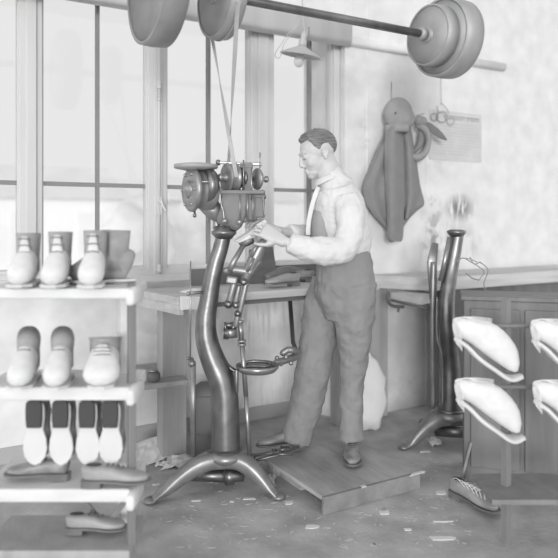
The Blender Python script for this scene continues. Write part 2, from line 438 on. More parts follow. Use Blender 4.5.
bl.torus((1.213, SY, SZ), (1, 0, 0), Rb, .003, n=40, m=8)
tag(bl.build('drive_belt', 'belt'), 'thin crossed leather drive belt running from the overhead pulley down to the stitching machine', 'belt')
# ------------------------------------------------------------------ hanging lamp
lc = P(302, 47, 3.75)
lp = thing('pendant_lamp', 'enamel cone lamp shade with bare bulb hanging in front of the window above the man', 'lamp', lc)
ta = (UP*.985+RIGHT*.17-FWD*.13).normalized()
k = 3.75/F
MB().lathe(lc-ta*(9*k), ta, [(20.5*k, 0), (21*k, .6*k), (20*k, 1.6*k), (12*k, 5.5*k), (6*k, 8.5*k), (4*k, 10*k), (2.5*k, 10.2*k), (5*k, 7.5*k), (12*k, 4*k), (20*k, .4*k), (20.5*k, 0)], n=48, close=False).build('lamp_shade', 'enamel', lp)
MB().lathe(lc+ta*0, ta, [(3*k, 0), (4*k, 2*k), (4*k, 6*k), (2.8*k, 8*k), (3.2*k, 12*k), (1.6*k, 15*k), (1*k, 16*k)], n=20).build('socket', 'enamel', lp)
dn = (-UP*.97-RIGHT*.2)
MB().lathe(lc+dn*(3*k), dn, [(1.8*k, 0), (2.4*k, 3*k), (4.6*k, 8*k), (5.2*k, 12*k), (4.2*k, 15.5*k), (2*k, 17.3*k), (.2*k, 17.8*k)], n=24).build('bulb', 'bulb', lp)
top = lc+ta*16*k
MB().wire([top, P(301, 24, 3.75), P(297, 27, 3.74), P(288, 34, 3.72), P(282, 43, 3.7), P(277, 50, 3.7), P(275, 56, 3.72), P(279, 58, 3.72), P(282, 52, 3.72), P(284, 44, 3.74), P(292, 33, 3.78), P(301, 18, 3.8)], .0022).build('cord', 'enamel', lp)
MB().wire([top, P(302.5, 10, 3.75), P(303, -40, 3.75)], .003).build('cord', 'enamel', lp)
mb = MB(); mb.loft([P(309, 27, 3.76), P(309, 44, 3.76)], .007, .004); mb.build('bracket', 'bar', lp)
# ------------------------------------------------------------------ benches
BZ = .925
def bench_left():
    t = thing('workbench', 'long wooden workbench under the window behind the stitching machine', 'workbench', (1.6, 3.2, 0))
    mb = MB(); th = .075
    a = V((1.135, 2.95, BZ)); b = V((1.07, YW-.07, BZ)); c = V((XC-.02, YW-.07, BZ)); d = V((XC-.02, 3.03, BZ))
    mb.prism([p-V((0, 0, .042)) for p in (a, b, c, d)], (0, 0, .042)); mb.build('bench_top', 'bench', t, bevel=.006)
    mb = MB()
    mb.prism([V((1.135+.001, 2.935, BZ-.085)), V((1.07+.001, YW-.07, BZ-.085)), V((1.09+.001, YW-.07, BZ-.085)), V((1.16, 2.935, BZ-.085))], (0, 0, .045)); mb.build('end_rail', 'bench', t)
    mb = MB(); mb.prism([V((1.165, 3.0, BZ-.07)), V((XC-.02, 3.075, BZ-.07)), V((XC-.02, 3.1, BZ-.07)), V((1.165, 3.025, BZ-.07))], (0, 0, .028)); mb.build('front_rail', 'benchdark', t)
    mb = MB(); q = PZ(156.5, 455, 0); r = PZ(178, 455, 0)
    mb.box((1.195, 3.33, 0), (1.335, 3.42, BZ-.042)); mb.build('leg', 'post', t, bevel=.004)
    mb = MB(); mb.box((2.34, 3.30, 0), (2.44, 3.40, BZ-.042)); mb.build('leg', 'post', t, bevel=.004)
    mb = MB(); mb.box((PY(191, 270, YW-.08).x, YW-.085, BZ-.001), (XC-.02, YW-.062, BZ+.095)); mb.build('backboard', 'benchdark', t)
    mb = MB(); mb.box((.86, 3.21, .425), (1.30, YN-.02, .45)); mb.build('lower_shelf', 'post', t, bevel=.003)
    mb = MB(); mb.box((.87, 3.5, 0), (.93, 3.58, .425)); mb.build('leg', 'post', t)
    return t
bench_left()
def bench_right():
    t = thing('workbench', 'wooden bench against the wall at right, its end below the hanging coat', 'workbench', (3.3, 3.2, 0))
    zt_ = .94; th = .085
    a = V((2.85, 2.99, zt_)); b = V((2.6, 3.385, zt_)); c = V((4.6, 3.385, zt_)); d = V((4.6, 2.99, zt_))
    mb = MB(); mb.prism([p-V((0, 0, th)) for p in (a, b, c, d)], (0, 0, th)); mb.build('bench_top', 'bench', t, bevel=.006)
    mb = MB(); q = PY(366, 410, 3.36); r = PY(386, 410, 3.36); mb.box((q.x, 3.34, 0), (r.x, 3.405, zt_-th)); mb.build('leg', 'post', t, bevel=.004)
    mb = MB(); mb.box((4.4, 3.05, 0), (4.5, 3.15, zt_-th)); mb.build('leg', 'post', t)
    mb = MB(); mb.box((3.12, 3.2, .0), (4.4, 3.23, zt_-th)); mb.build('front_panel', 'panel', t)
    a = P(390, 293, 4.0); b = P(425, 297, 3.85)
    mb = MB(); n_ = (b-a); n_.z = 0; sd = n_.normalized().cross(UP)*.13
    mb.prism([P(391, 293, 4.02), P(391, 299, 4.02), P(421, 305, 3.86), P(421, 296, 3.86)], -sd if sd.y < 0 else sd); mb.build('drawer', 'bench', t)
    mb = MB(); mb.wire([P(388, 291, 4.02), P(388, 301, 4.02), P(393, 306, 4.0), P(404, 307, 3.96)], .010); mb.wire([P(399, 306, 3.98), P(398, 312, 3.98)], .008); mb.wire([P(391, 300, 4.0), P(428, 309, 3.82)], .008)
    mb.build('hanger', 'benchdark', t)
bench_right()
# ------------------------------------------------------------------ machine stands
def leg_loft(c, foot, zhub=.19, r0=.05):
    """curved tripod leg with a ridge on top"""
    c = V((c[0], c[1], 0)); foot = V((foot[0], foot[1], 0)); d = foot-c; l = d.length; u = d/l
    mb = MB()
    pr_ = [(.02, zhub-.045, .062, .042), (.25, zhub-.042, .052, .042), (.45, zhub-.066, .042, .04), (.65, zhub-.107, .036, .035), (.82, zhub-.147, .032, .026), (.93, zhub-.167, .03, .014), (1.03, .012, .028, .011)]
    pts = [c+u*(a*l)+V((0, 0, z)) for (a, z, w_, h_) in pr_]
    mb.loft(spline(pts, 4), sval([p[2] for p in pr_], 4), sval([p[3] for p in pr_], 4), ex=2.6, dome=.6)
    ridge = [c+u*(a*l)+V((0, 0, z+h_*.95)) for (a, z, w_, h_) in pr_[1:-1]]
    mb.loft(spline(ridge, 4), .010, .008)
    mb.ell(pts[-1]+V((0, 0, .002)), (.034, .034, .016))
    return mb
def stand(t, colpts, radii, centre, feet, zh=.2, dd=3.05, collar=True):
    c = V((centre[0], centre[1], 0))
    mb = MB(); mb.lathe(c, UP, [(.03, zh-.062), (.07, zh-.055), (.092, zh-.035), (.094, zh-.024), (.084, zh-.008), (.074, zh), (.03, zh)], n=40); mb.build('base', 'ironl', t)
    for f in feet: leg_loft(c, f, zh).build('leg', 'ironl', t)
    mb = MB(); mb.lathe(c, UP, [(.077, zh-.004), (.079, zh+.004), (.077, zh+.013), (.06, zh+.014)], n=40); mb.build('foot_ring', 'iron', t)
    mb = MB(); mb.loft(spline(colpts, 6), sval(radii, 6), up=-FWD, n=32); mb.build('column', 'iron', t)
mc = P(226, 449, 3.09)
t = thing('stitching_machine', 'tall cast iron shoe stitching machine on a curved tripod stand in front of the man', 'machine', (mc.x, mc.y, 0))
k = 3.07/F; D = 3.07
cp = [(224, 234, 7.6), (220, 250, 7.8), (216.2, 262, 8.2), (212.2, 280, 8.8), (208.8, 300, 9.3), (205.8, 320, 10.2), (206.8, 340, 11.2), (213, 360, 12.2), (220.5, 377, 13.2), (224.5, 393, 13.4), (225.6, 420, 14), (226, 449, 14.3)]
stand(t, [P(a, b, D) for a, b, r in cp], [r*k for a, b, r in cp], mc, [PZ(153, 503, 0), PZ(277, 499, 0), (1.46, 3.12)])
MB().lathe(P(224, 236, D), UP, [(8*k, -3*k), (10*k, 0), (12.3*k, 2*k), (12.6*k, 4.5*k), (10.5*k, 6*k), (10.5*k, 10*k), (6*k, 10.5*k)], n=32).build('cap_flange', 'iron', t)
MB().lathe(P(216.5, 229, D), UP, [(3.6*k, 0), (4*k, 2*k), (3.6*k, 4*k), (3.6*k, 18*k)], n=20).build('side_post', 'ironl', t)
# drum housing
X1 = V((1, 0, 0))
dc = P(189, 189.5, 3.02)
drum_ = MB().lathe(dc, X1, [(.02, -.005), (.09, -.002), (.104, .008), (.106, .02), (.092, .03), (.088, .05), (.096, .07), (.104, .09), (.106, .105), (.095, .115), (.02, .118)], n=40); drum = drum_.build('drum', 'ironl', t)
MB().lathe(dc-X1*.006, X1, [(.012, -.02), (.02, -.018), (.028, 0), (.05, .003)], n=24).build('drum_hub', 'ironl', drum)
for a in range(0, 360, 60):
    MB().ell(dc+V((-.004, math.cos(math.radians(a))*.08, math.sin(math.radians(a))*.08)), .008, n=10, m=6).build('bolt', 'steel', drum)
mb = MB(); mb.lathe(dc+V((.035, 0, .1)), UP, [(.05, -.01), (.1, 0), (.104, .006), (.102, .018), (.06, .024)], n=40); mb.build('drum_lid', 'paintl', t)
mb = MB(); mb.lathe(dc+V((.02, -.02, -.132)), UP, [(.003, 0), (.009, .006), (.009, .014), (.005, .018), (.005, .035)], n=14); mb.build('drain_knob', 'iron', t)
MB().tube(P(190, 181.5, 2.97), P(217, 182, 2.96), .0045).build('rod', 'steel', t)
mb = MB(); mb.loft([P(205, 200, D), P(213, 210, D), P(221, 219, D)], [.05, .045, .03], [.035, .04, .03], up=-FWD); mb.build('neck_casting', 'ironl', t)
mb = MB(); mb.lathe(P(203, 186, 3.02), X1, [(.03, 0), (.085, .004), (.085, .03), (.075, .05), (.03, .055)], n=36); mb.build('inner_disc', 'iron', t)
# drive pulley
mb = MB(); mb.lathe(mpc-X1*.03, X1, [(.02, 0), (.07, .002), (.072, .006), (.066, .010), (.066, .042), (.072, .046), (.070, .05), (.02, .052)], n=40); mb.build('drive_pulley', 'ironl', t)
mb = MB(); mb.lathe(mpc-X1*.07, X1, [(.014, 0), (.02, .01), (.014, .02), (.02, .03), (.022, .12), (.03, .125), (.03, .15), (.012, .155), (.012, .2)], n=20); mb.build('shaft', 'steel', t)
mb = MB(); mb.lathe(mpc+X1*.045, X1, [(.02, 0), (.052, .002), (.055, .01), (.05, .018), (.02, .02)], n=32); mb.build('clutch_disc', 'iron', t)
# head casting
fr = (RIGHT, FWD, UP)
mb = MB()
mb.loft([P(227, 227, D), P(229, 222, D), P(234, 212, D), P(235, 200, D), P(235, 193, D)], [.05, .062, .064, .064, .066], [.035, .05, .055, .055, .058], up=-FWD, ex=9)
mb.build('head_casting', 'paint', t)
mb = MB(); mb.obox(P(243, 192.5, D), fr, (.105, .06, .009)); mb.build('head_plate', 'paint', t, bevel=.003)
mb = MB(); mb.obox(P(251.5, 207, D), fr, (.024, .045, .065)); mb.obox(P(245, 219, D), (RIGHT*.9+UP*.3, FWD, UP), (.045, .04, .016)); mb.build('lower_block', 'paint', t, bevel=.008)
mb = MB(); mb.obox(P(258.5, 205.5, D), fr, (.029, .042, .058)); mb.obox(P(259, 196.5, D), fr, (.034, .046, .010)); mb.build('front_block', 'paint', t, bevel=.006)
for (a, b) in ((225, 221), (239.5, 222)):
    mb = MB(); mb.ell(P(a, b, D-.06), .014, n=14, m=8); mb.lathe(P(a, b, D-.05)-UP*.01, UP, [(.012, 0), (.012, .006)], n=8); mb.build('bolt', 'steel', t)
mb = MB()
for a in (240, 247.5, 253): mb.tube(P(a, 220, D-.058), P(a, 195, D-.058), .0045)
mb.build('guide_rod', 'ironl', t)
# upper bracket
mb = MB(); mb.obox(P(248, 178, D), fr, (.020, .022, .068)); mb.obox(P(246.5, 166, D), fr, (.03, .024, .012)); mb.build('upright_bracket', 'paint', t, bevel=.004)
mb = MB(); mb.beam(P(219, 162.5, D), P(262, 164.5, D), .02, .013); mb.lathe(P(218, 162.5, D)-X1*.01, X1, [(.006, 0), (.014, .004), (.014, .018), (.006, .022)], n=14); mb.build('top_lever', 'iron', t, bevel=.003)
mb = MB(); mb.lathe(P(258, 179, D)-X1*.012, X1, [(.01, 0), (.05, .002), (.052, .012), (.04, .022), (.012, .026), (.010, .05), (.016, .052), (.016, .062)], n=28); mb.build('handwheel', 'ironl', t)
MB().tube(P(260, 168, D-.02), P(260, 152.5, D-.02), .003).tube(P(243.5, 190, D-.04), P(243.5, 160, D-.04), .004).tube(P(251.5, 200, D-.05), P(251.5, 168, D-.05), .0035).build('spindle', 'steel', t)
mb = MB(); mb.ell(P(240.5, 181, D), (.017, .02, .022)); mb.ell(P(240.5, 189, D), (.014, .02, .016)); mb.tube(P(239, 172, D), P(239, 191, D), .006); mb.build('thread_tension', 'steel', t)
mb = MB(); mb.wire([P(222.5, 198, D-.05), P(221.5, 205, D-.06), P(223.5, 212, D-.06), P(224, 219, D-.06)], .004); mb.build('oil_pipe', 'steel', t)
mb = MB(); mb.wire([P(262, 190, D-.04), P(263, 196, D-.05), P(264, 208, D-.05), P(264.5, 216, D-.05)], .004); mb.build('needle_link', 'iron', t)
# side treadle rod
mb = MB(); mb.tube(P(190.6, 261, 3.0), P(190.2, 362, 3.02), .0035); mb.build('thin_rod', 'steel', t)
mb = MB(); mb.loft([P(193, 362, 3.03), P(193.2, 456, 3.05)], .0125, ex=2.4); mb.build('treadle_rod', 'ironl', t)
mb = MB(); mb.lathe(P(192, 362, 3.03), UP, [(.014, -.02), (.018, -.012), (.018, .0), (.01, .008), (.006, .02)], n=16); mb.ell(P(188, 358.5, 3.02), .008, n=10, m=6); mb.build('rod_knuckle', 'iron', t)
mb = MB(); mb.tube(P(187.5, 293.5, 3.0), P(203, 292, 3.05), .008); mb.ell(P(188.5, 293.5, 3.0), (.012, .012, .01), n=12, m=8); mb.build('rod_guide', 'steel', t)
mb = MB(); mb.tube(P(184, 474.5, 3.16), P(229, 476, 3.1), .03); mb.lathe(P(229, 476, 3.1), P(240, 475.5, 3.09)-P(229, 476, 3.1), [(.03, -.02), (.042, -.015), (.042, .02), (.03, .03), (.028, .07)], n=24)
mb.build('counterweight', 'iron', t)
# tray arm and tray
mb = MB()
mb.loft(spline([P(217, 350, D), P(224, 362, D), P(232, 369, D), P(238, 372, D)]), [.010]*19, [.016]*19, up=-FWD); mb.build('tray_arm', 'iron', t)
mb = MB(); mb.loft([P(236.5, 371, D-.05), P(236.5, 384, D-.05), P(237, 392, D-.05)], [.010, .010, .007], dome=1); mb.build('clamp_bolt', 'iron', t)
tcn = P(257.5, 366, D)
mb = MB(); rx = .1
mb.lathe(tcn-UP*.028, UP, [(.05, 0), (.085, .003), (.1, .018), (.104, .034), (.099, .036), (.094, .02), (.08, .009), (.0, .007)], n=48); mb.build('tray', 'steel', t)
# jack post and clamp
mb = MB(); mb.tube(P(242, 344, D-.03), P(246, 396, D-.02), .0115); mb.tube(P(246, 396, D-.02), P(249.5, 455, D), .0105); mb.build('jack_rod', 'steel', t)
mb = MB(); mb.tube(P(240.2, 322, D-.03), P(241.5, 341, D-.03), .0125, .0125)
for (a, b, r) in ((240.2, 321.5, .018), (239.8, 317, .010), (241.8, 341, .021), (242, 344.5, .019)): mb.lathe(P(a, b, D-.03)-UP*.005, UP, [(r*.8, 0), (r, .002), (r, .009), (r*.8, .011)], n=20)
mb.build('jack_sleeve', 'steel', t)
mb = MB(); mb.loft([P(224, 333.5, D-.03), P(237, 332.5, D-.03)], .024, ex=3)
for a in (224.2, 226.5, 228): mb.lathe(P(a, 333.3, D-.03), RIGHT, [(.01, -.003), (.03, -.002), (.03, .002), (.01, .003)], n=20)
mb.loft([P(225, 322, D-.03), P(226, 333, D-.03)], .006); mb.loft([P(234, 322, D-.03), P(233, 333, D-.03)], .012); mb.ell(P(230, 325, D-.03), (.024, .018, .014))
mb.build('jack_bearing', 'iron', t)
mb = MB()
for (p, q, r) in (((229, 303), (234, 284), .016), ((235.5, 303), (239, 287), .012), ((239, 315), (246, 284), .013), ((236, 325), (238.5, 312), .014)): mb.loft([P(*p, D-.04), P(*q, D-.04)], r, dome=1)
mb.build('link_bar', 'ironl', t)
mb = MB()
for (a, b, r) in ((228.5, 304, .023), (238, 313.5, .019), (234, 280, .022), (244, 282, .021), (236, 305, .019)): mb.ell(P(a, b, D-.045), (r, r*.8, r*.9), n=16, m=10); mb.lathe(P(a, b, D-.045), -FWD, [(r*.5, 0), (r*.6, r), (r*.3, r*1.15)], n=10)
mb.build('pivot', 'iron', t)
mb = MB(); mb.obox(P(232, 280, D-.05), (RIGHT*.98+UP*-.15, FWD, UP*.98+RIGHT*.15), (.026, .022, .018)); mb.build('pivot_block', 'ironl', t, bevel=.008)
mb = MB(); mb.loft([P(226, 271, D-.02), P(236, 270, D-.02), P(250, 272, D-.02), P(258, 262, D-.02)], [.018, .022, .028, .02], [.018, .022, .028, .02], up=-FWD, dome=.8); mb.loft([P(230, 272, D-.03), P(233, 263, D-.03), P(243.5, 245, D-.02)], [.016, .014, .012]); mb.build('lower_arm', 'ironl', t)
mb = MB(); mb.loft([P(244, 283, D-.02), P(250, 268, D-.02), P(257, 254, D-.02), P(263, 243, D-.02)], [.018, .030, .032, .024], dome=.8, up=-FWD)
mb.loft([P(251, 257, D-.05), P(258, 243, D-.05)], .008); mb.loft([P(247, 272, D-.05), P(254, 258, D-.05)], .007); mb.build('horn', 'ironl', t)
mb = MB(); mb.loft([P(240.5, 244, D-.01), P(246, 241, D-.01), P(252, 239, D-.01)], [.022, .026, .022], [.016, .022, .02], up=-FWD, ex=3, dome=.4); mb.build('horn_tip', 'iron', t)
# pedals at its foot
for i, (p, q, zz) in enumerate((((247, 463), (292, 452), .07), ((252, 456), (300, 449), .055))):
    pd = MB(); d_ = 3.17+i*.1
    a = P(*p, d_); b = P(*q, d_+.03)
    pd.loft([a, a.lerp(b, .5)+UP*.004, b], [.010, .009, .010], [.007]*3, dome=.5); pd.lathe(a, UP, [(.018, -.01), (.018, .01)], n=16)
    for kk in range(3): pd.loft([b+RIGHT*(-.03-.03*kk)-FWD*.03, b+RIGHT*(-.03-.03*kk)+FWD*.03], .006)
    pd.loft([b-FWD*.03-RIGHT*.1, b-FWD*.03], .006); pd.loft([b+FWD*.03-RIGHT*.1, b+FWD*.03], .006)
    pd.build('pedal', 'iron', t)
# tools in the tray
def tool(pts, r, m, lab, name='pliers', cat='tool'):
    mb = MB(); mb.loft(spline(pts, 5), r, n=10, dome=1); return tag(mb.build(name, m), lab, cat)
tz = tcn.z
def TP(px, dz, off=0): q = P(px, 366, D+off); return V((q.x, q.y, tz-.008+dz))
mb = MB(); mb.loft(spline([TP(244, .015, .04), TP(254, .02, .05), TP(266, .018, .04), TP(271, .012, .02)]), .008); mb.loft(spline([TP(243, .004, .0), TP(255, .006, .01), TP(265, .005, 0), TP(270, .006, .02)]), .007); mb.ell(TP(244, .01, .02), (.018, .014, .012))
tag(mb.build('pincers', 'iron'), 'dark steel pincers lying in the small tray of the stitching machine', 'tool')
mb = MB(); mb.loft(spline([TP(243, .0, -.05), TP(250, .004, -.055), TP(258, .002, -.05)]), .007); mb.loft([TP(258, .002, -.05), TP(270, .004, -.03)], [.005, .002])
tag(mb.build('awl', 'steel'), 'slim awl lying at the front rim of the machine tray', 'tool')
# work arm beyond the tray
wa = thing('burnishing_arm', 'knobbly metal clamp head sticking out between the tray and the man at knee height', 'machine part', P(288, 358, 3.3))
D2 = 3.3
mb = MB(); mb.loft([P(276, 362, D2-.06), P(283, 361, D2-.03), P(289, 359, D2), P(295, 357, D2+.03)], [.014, .019, .018, .02], up=-FWD, dome=1); mb.build('body', 'steel', wa)
mb = MB(); mb.loft(spline([P(283, 353, D2), P(288, 350, D2), P(292, 350, D2), P(297, 351, D2+.03)]), .017, dome=1); mb.build('handle', 'ironl', wa)
mb = MB()
for (a, b) in ((281, 364), (286, 357), (277, 358), (291, 363)): mb.ell(P(a, b, D2-.04), .012, n=12, m=8)
mb.build('nut', 'steel', wa)
mb = MB(); a = P(297, 353, D2+.04); mb.loft([a, V((a.x+.07, 3.0, a.z+.02)), V((a.x+.09, 3.07, BZ-.05))], .012); mb.build('support_rod', 'iron', wa)
# second stand at right
D3 = 3.75; c2 = P(450, 411, D3); k3 = D3/F
t2 = thing('machine_stand', 'bare cast iron machine stand with tripod feet at the end of the right-hand bench', 'machine stand', (c2.x, c2.y, 0))
cp2 = [(457.5, 235, 6.2, .0), (454.5, 252, 6.5, .0), (450.5, 272, 7, -.01), (447.5, 292, 7.5, -.04), (446.5, 315, 8, -.06), (448, 335, 8.4, -.05), (449, 352, 9, -.02), (450, 368, 10, 0), (450, 390, 10.5, 0), (450, 411, 10.8, 0)]
stand(t2, [P(a, b, D3+o) for a, b, r, o in cp2], [r*k3 for a, b, r, o in cp2], c2, [PZ(405, 449, 0), (c2.x+.35, c2.y-.2), (c2.x+.12, c2.y+.34)], zh=.19)
MB().lathe(P(456.5, 233, D3), UP, [(6*k3, -4*k3), (9.2*k3, 0), (9.4*k3, 2*k3), (6*k3, 3.5*k3)], n=32).build('cap_flange', 'iron', t2)
mb = MB(); mb.tube(P(449.5, 237, D3-.03), P(440.5, 281, D3-.05), .013); mb.build('side_tube', 'steel', t2)
mb = MB(); mb.loft(spline([P(433.5, 262, D3-.02), P(432.5, 300, D3-.04), P(432.5, 350, D3-.04), P(433, 408, D3-.02)]), .013); mb.build('treadle_rod', 'ironl', t2)
mb = MB(); mb.loft(spline([P(437, 297, D3-.1), P(437, 335, D3-.1), P(441, 352, D3-.1), P(442.5, 372, D3-.08), P(442.5, 405, D3-.08)]), .004); mb.build('curved_wire', 'steel', t2)
mb = MB(); mb.loft([P(433, 300, D3), P(432, 262, D3+.02), P(435, 243, D3+.03)], [.02, .03, .02], [.01, .012, .01], up=-FWD, ex=3); mb.build('side_plate', 'ironl', t2)
mb = MB(); mb.tube(P(436, 431, D3), P(470, 433, D3-.1), .03); mb.build('counterweight', 'iron', t2)
# ------------------------------------------------------------------ shoes
def shoe_parts(parent, o, fw, up, L=.27, m='leathers', ms='leather', H=.075, sole=True, lace='leather', openm='black', tall=1.0):
    """low lace-up shoe: o = middle of the heel on the ground"""
    fw = V(fw).normalized(); up = V(up); up = (up-fw*up.dot(fw)).normalized(); sd = fw.cross(up)
    def q(x, y, z): return o+fw*(x*L)+sd*(y*L)+up*(z*L)
    s_ = [(-.06, .07, .035), (.0, .105, .10), (.12, .115, .115), (.25, .11, .10), (.42, .12, .095), (.58, .155, .085), (.72, .17, .07), (.85, .15, .058), (.95, .10, .045), (1.0, .045, .03)]
    mb = MB(); tops = [.20, .235, .22, .23, .21, .17, .14, .115, .095, .075]
    tops = [a*(tall if i < 5 else 1) for i, a in enumerate(tops)]
    pts = [q(a[0]*.95, 0, .045+tops[i]/2-.01) for i, a in enumerate(s_)]
    mb.loft(pts, [a[1]*L for a in s_], [(tops[i]/2)*L for i in range(len(s_))], up=up, ex=2.6, n=24)
    up_ = mb.build('shoe' if parent.get('category') == 'person' else 'upper', m, parent, sub=1)
    if parent.get('category') == 'person': parent = up_
    mb = MB()
    out = [(-.07, .06), (-.04, .09), (.1, .115), (.3, .105), (.45, .12), (.62, .165), (.75, .178), (.88, .15), (.97, .09), (1.0, .02)]
    poly = [q(a, b, .012) for a, b in out]+[q(a, -b, .012) for a, b in out[::-1]]
    mb.prism(poly, up*(.035*L)); mb.build('sole', ms, parent, bevel=.002)
    mb = MB(); poly = [q(a, b, -.065) for a, b in ((-.065, .05), (-.04, .085), (.1, .11), (.24, .10))]+[q(a, -b, -.065) for a, b in ((.24, .10), (.1, .11), (-.04, .085), (-.065, .05))]
    mb.prism(poly, up*(.078*L)); mb.build('heel', ms, parent)
    if lace:
        mb = MB()
        for i in range(4):
            x = .33+i*.075; z = .045+[.225, .222, .2, .185][i]*(tall if i < 2 else 1)
            mb.loft([q(x, -.06, z-.012), q(x, 0, z+.008), q(x, .06, z-.012)], .0028, n=6)
        mb.build('laces', lace, parent)
    if openm:
        mb = MB(); z = tops[1]+.036; mb.ell(q(.12, 0, z-.004+.02*(tall-1)), (.12*L, .062*L, .018*L), (fw, sd, up)); mb.build('opening', openm, parent)
# ------------------------------------------------------------------ the man
mp_ = PZ(325, 450, .073)
man = thing('person', 'dark-haired man in white shirt and grey trousers working at the stitching machine', 'person', (mp_.x, mp_.y, .073))
def U(px, py, d): return P(px, py, d)
def torso(mb, e=0., lo=0, hi=10):
    rows = [(345, 285, .125, .165, 3.35), (344.5, 270, .135, .17, 3.35), (343, 252, .135, .16, 3.35), (342, 236, .145, .165, 3.35), (340, 220, .14, .18, 3.35), (338.5, 206, .128, .195, 3.35), (336, 194, .108, .185, 3.35), (334.5, 186, .092, .14, 3.35), (331.5, 179, .068, .08, 3.34), (328, 173, .055, .062, 3.335)][lo:hi]
    mb.loft(spline([U(a, b, d) for a, b, w_, h_, d in rows], 4), sval([r[2]+e for r in rows], 4), sval([r[3]+e for r in rows], 4), up=-FWD, n=28, ex=2.3, dome=.3)
def limb(mb, rows, e=0., dome=1.):
    mb.loft(spline([U(a, b, d) for a, b, d, r in rows], 4), sval([r+e for a, b, d, r in rows], 4), up=-FWD, n=20, dome=dome)
armN = [(347, 203, 3.19, .062), (350, 216, 3.14, .058), (350, 232, 3.10, .052), (343, 248, 3.06, .055), (325, 251, 3.03, .056), (305, 248, 3.01, .045), (290, 243, 3.0, .033), (280, 240, 3.0, .026)]
armF = [(335, 202, 3.50, .058), (330, 215, 3.50, .054), (322, 230, 3.48, .05), (305, 234, 3.38, .043), (290, 233, 3.26, .035), (276, 230, 3.16, .028)]
legF = [(339, 282, 3.44, .098), (328, 310, 3.44, .088), (317, 345, 3.43, .07), (309, 380, 3.43, .056), (301, 412, 3.44, .046), (296, 440, 3.44, .04)]
legN = [(353, 282, 3.27, .10), (355, 310, 3.28, .088), (354, 345, 3.30, .07), (352, 375, 3.32, .056), (351, 410, 3.33, .046), (351, 441, 3.34, .04)]
# head frame
hp = math.radians(20)
fwd_h = (-RIGHT*math.cos(math.radians(14))-FWD*math.sin(math.radians(14)))
hf = (fwd_h*math.cos(hp)-UP*math.sin(hp)).normalized(); hu = (UP*math.cos(hp)+fwd_h*math.sin(hp)).normalized(); hs = hu.cross(hf)
HC = U(316.5, 154, 3.32)
def H(x, y, z): return HC+hf*x+hs*y+hu*z
hax = (hf, hs, hu)
sc = .98
body = MB(); torso(body, -.012); 
for a in (armN, armF, legF, legN): limb(body, a, -.008)
body.loft(spline([U(336, 196, 3.34), U(330, 182, 3.33), H(-.03, 0, -.085), H(-.02, 0, -.02)], 4), [.066]*5+[.062]*4+[.06]*4, up=-FWD, n=20)
head = [((-.018, 0, .03), (.098, .076, .083)), ((.03, 0, -.02), (.060, .060, .088)), ((.012, 0, -.045), (.062, .057, .052)), ((.06, 0, -.100), (.026, .027, .020)), ((.045, 0, -.085), (.04, .040, .028)), ((.074, 0, .022), (.017, .044, .014)), ((.052, .032, -.032), (.028, .026, .030)), ((.052, -.032, -.032), (.028, .026, .030)), ((.086, 0, -.067), (.011, .021, .0065)), ((.083, 0, -.078), (.011, .018, .006)), ((.074, .030, .001), (.012, .016, .009)), ((.074, -.030, .001), (.012, .016, .009))]
for c, r in head: body.ell(H(*[v*sc for v in c]), [v*sc for v in r], hax)
body.loft([H(.080, 0, .015), H(.090, 0, -.008), H(.098, 0, -.028), H(.0995, 0, -.035)], [.008, .009, .012, .011], [.01, .011, .012, .009], up=hf, dome=.9)
body.ell(H(.09, .011, -.041), (.010, .007, .006), hax); body.ell(H(.09, -.011, -.041), (.010, .007, .006), hax)
for s_ in (1, -1):
    ea = (hf*.95-hu*.25).normalized(); eu = ea.cross(hs)*1.0
    for (ex_, ez_) in ((.004, .002), (.002, .014), (-.008, .020), (-.019, .012), (-.021, 0), (-.016, -.014), (-.006, -.026), (.0, -.030)): body.ell(H(-.012+ex_, s_*(.081-ex_*.25), -.004+ez_), .0066, n=10, m=8)
    body.ell(H(-.018, s_*.076, -.008), (.015, .007, .025), hax)
# hands
def hand(mb, w, d, up, side, curl=.6, L=.095, spread=.2):
    """w wrist, d direction of the palm, up = back of the hand, side +1: thumb on the d x up side"""
    d = V(d).normalized(); up = V(up); up = (up-d*up.dot(d)).normalized(); sd = d.cross(up)*side
    mb.loft([w-d*.02, w+d*.02, w+d*.055, w+d*L], [.027, .033, .041, .040], [.022, .018, .016, .013], up=up, ex=2.6, dome=.5)
    for i in range(4):
        y = .032-.021*i; ln = [.074, .084, .078, .062][i]; a = 0; p = w+d*(L-.008)+sd*y*1.05; pts = [p-d*.02, p]
        dd = (d+sd*(.12-.08*i)*spread*2).normalized(); ax_ = dd.cross(up).normalized()
        for j, f in enumerate((.45, .32, .26)):
            a += curl*[.55, .8, .6][j]
            v = dd*math.cos(a)-up*math.sin(a); p = p+v*ln*f; pts.append(p)
        mb.loft(pts, [.009, .0088, .008, .0074, .0064], up=sd, n=12, dome=1)
    p = w+d*.025+sd*.026-up*.006; v = (d*.62+sd*.72-up*.25).normalized(); q = p+v*.04; v2 = (d*.85+sd*.25-up*.4).normalized(); r = q+v2*.032; v3 = (d*.85-up*.5).normalized(); 
    mb.loft([p-v*.01, p+v*.015, q, r, r+v3*.022], [.014, .014, .0105, .009, .0075], up=up, n=12, dome=1)
hand(body, U(281, 240, 3.0), P(263, 229.5, 3.0)-P(281, 240, 3.0), (RIGHT*-.1-FWD*.75+UP*.65), -1, curl=.72)
hand(body, U(276, 230, 3.16), P(260, 221, 3.14)-P(276, 230, 3.16), (UP*.9-FWD*.1), 1, curl=.75)
bo = body.build('body', 'skin', man, remesh=.0036, smooth=7)
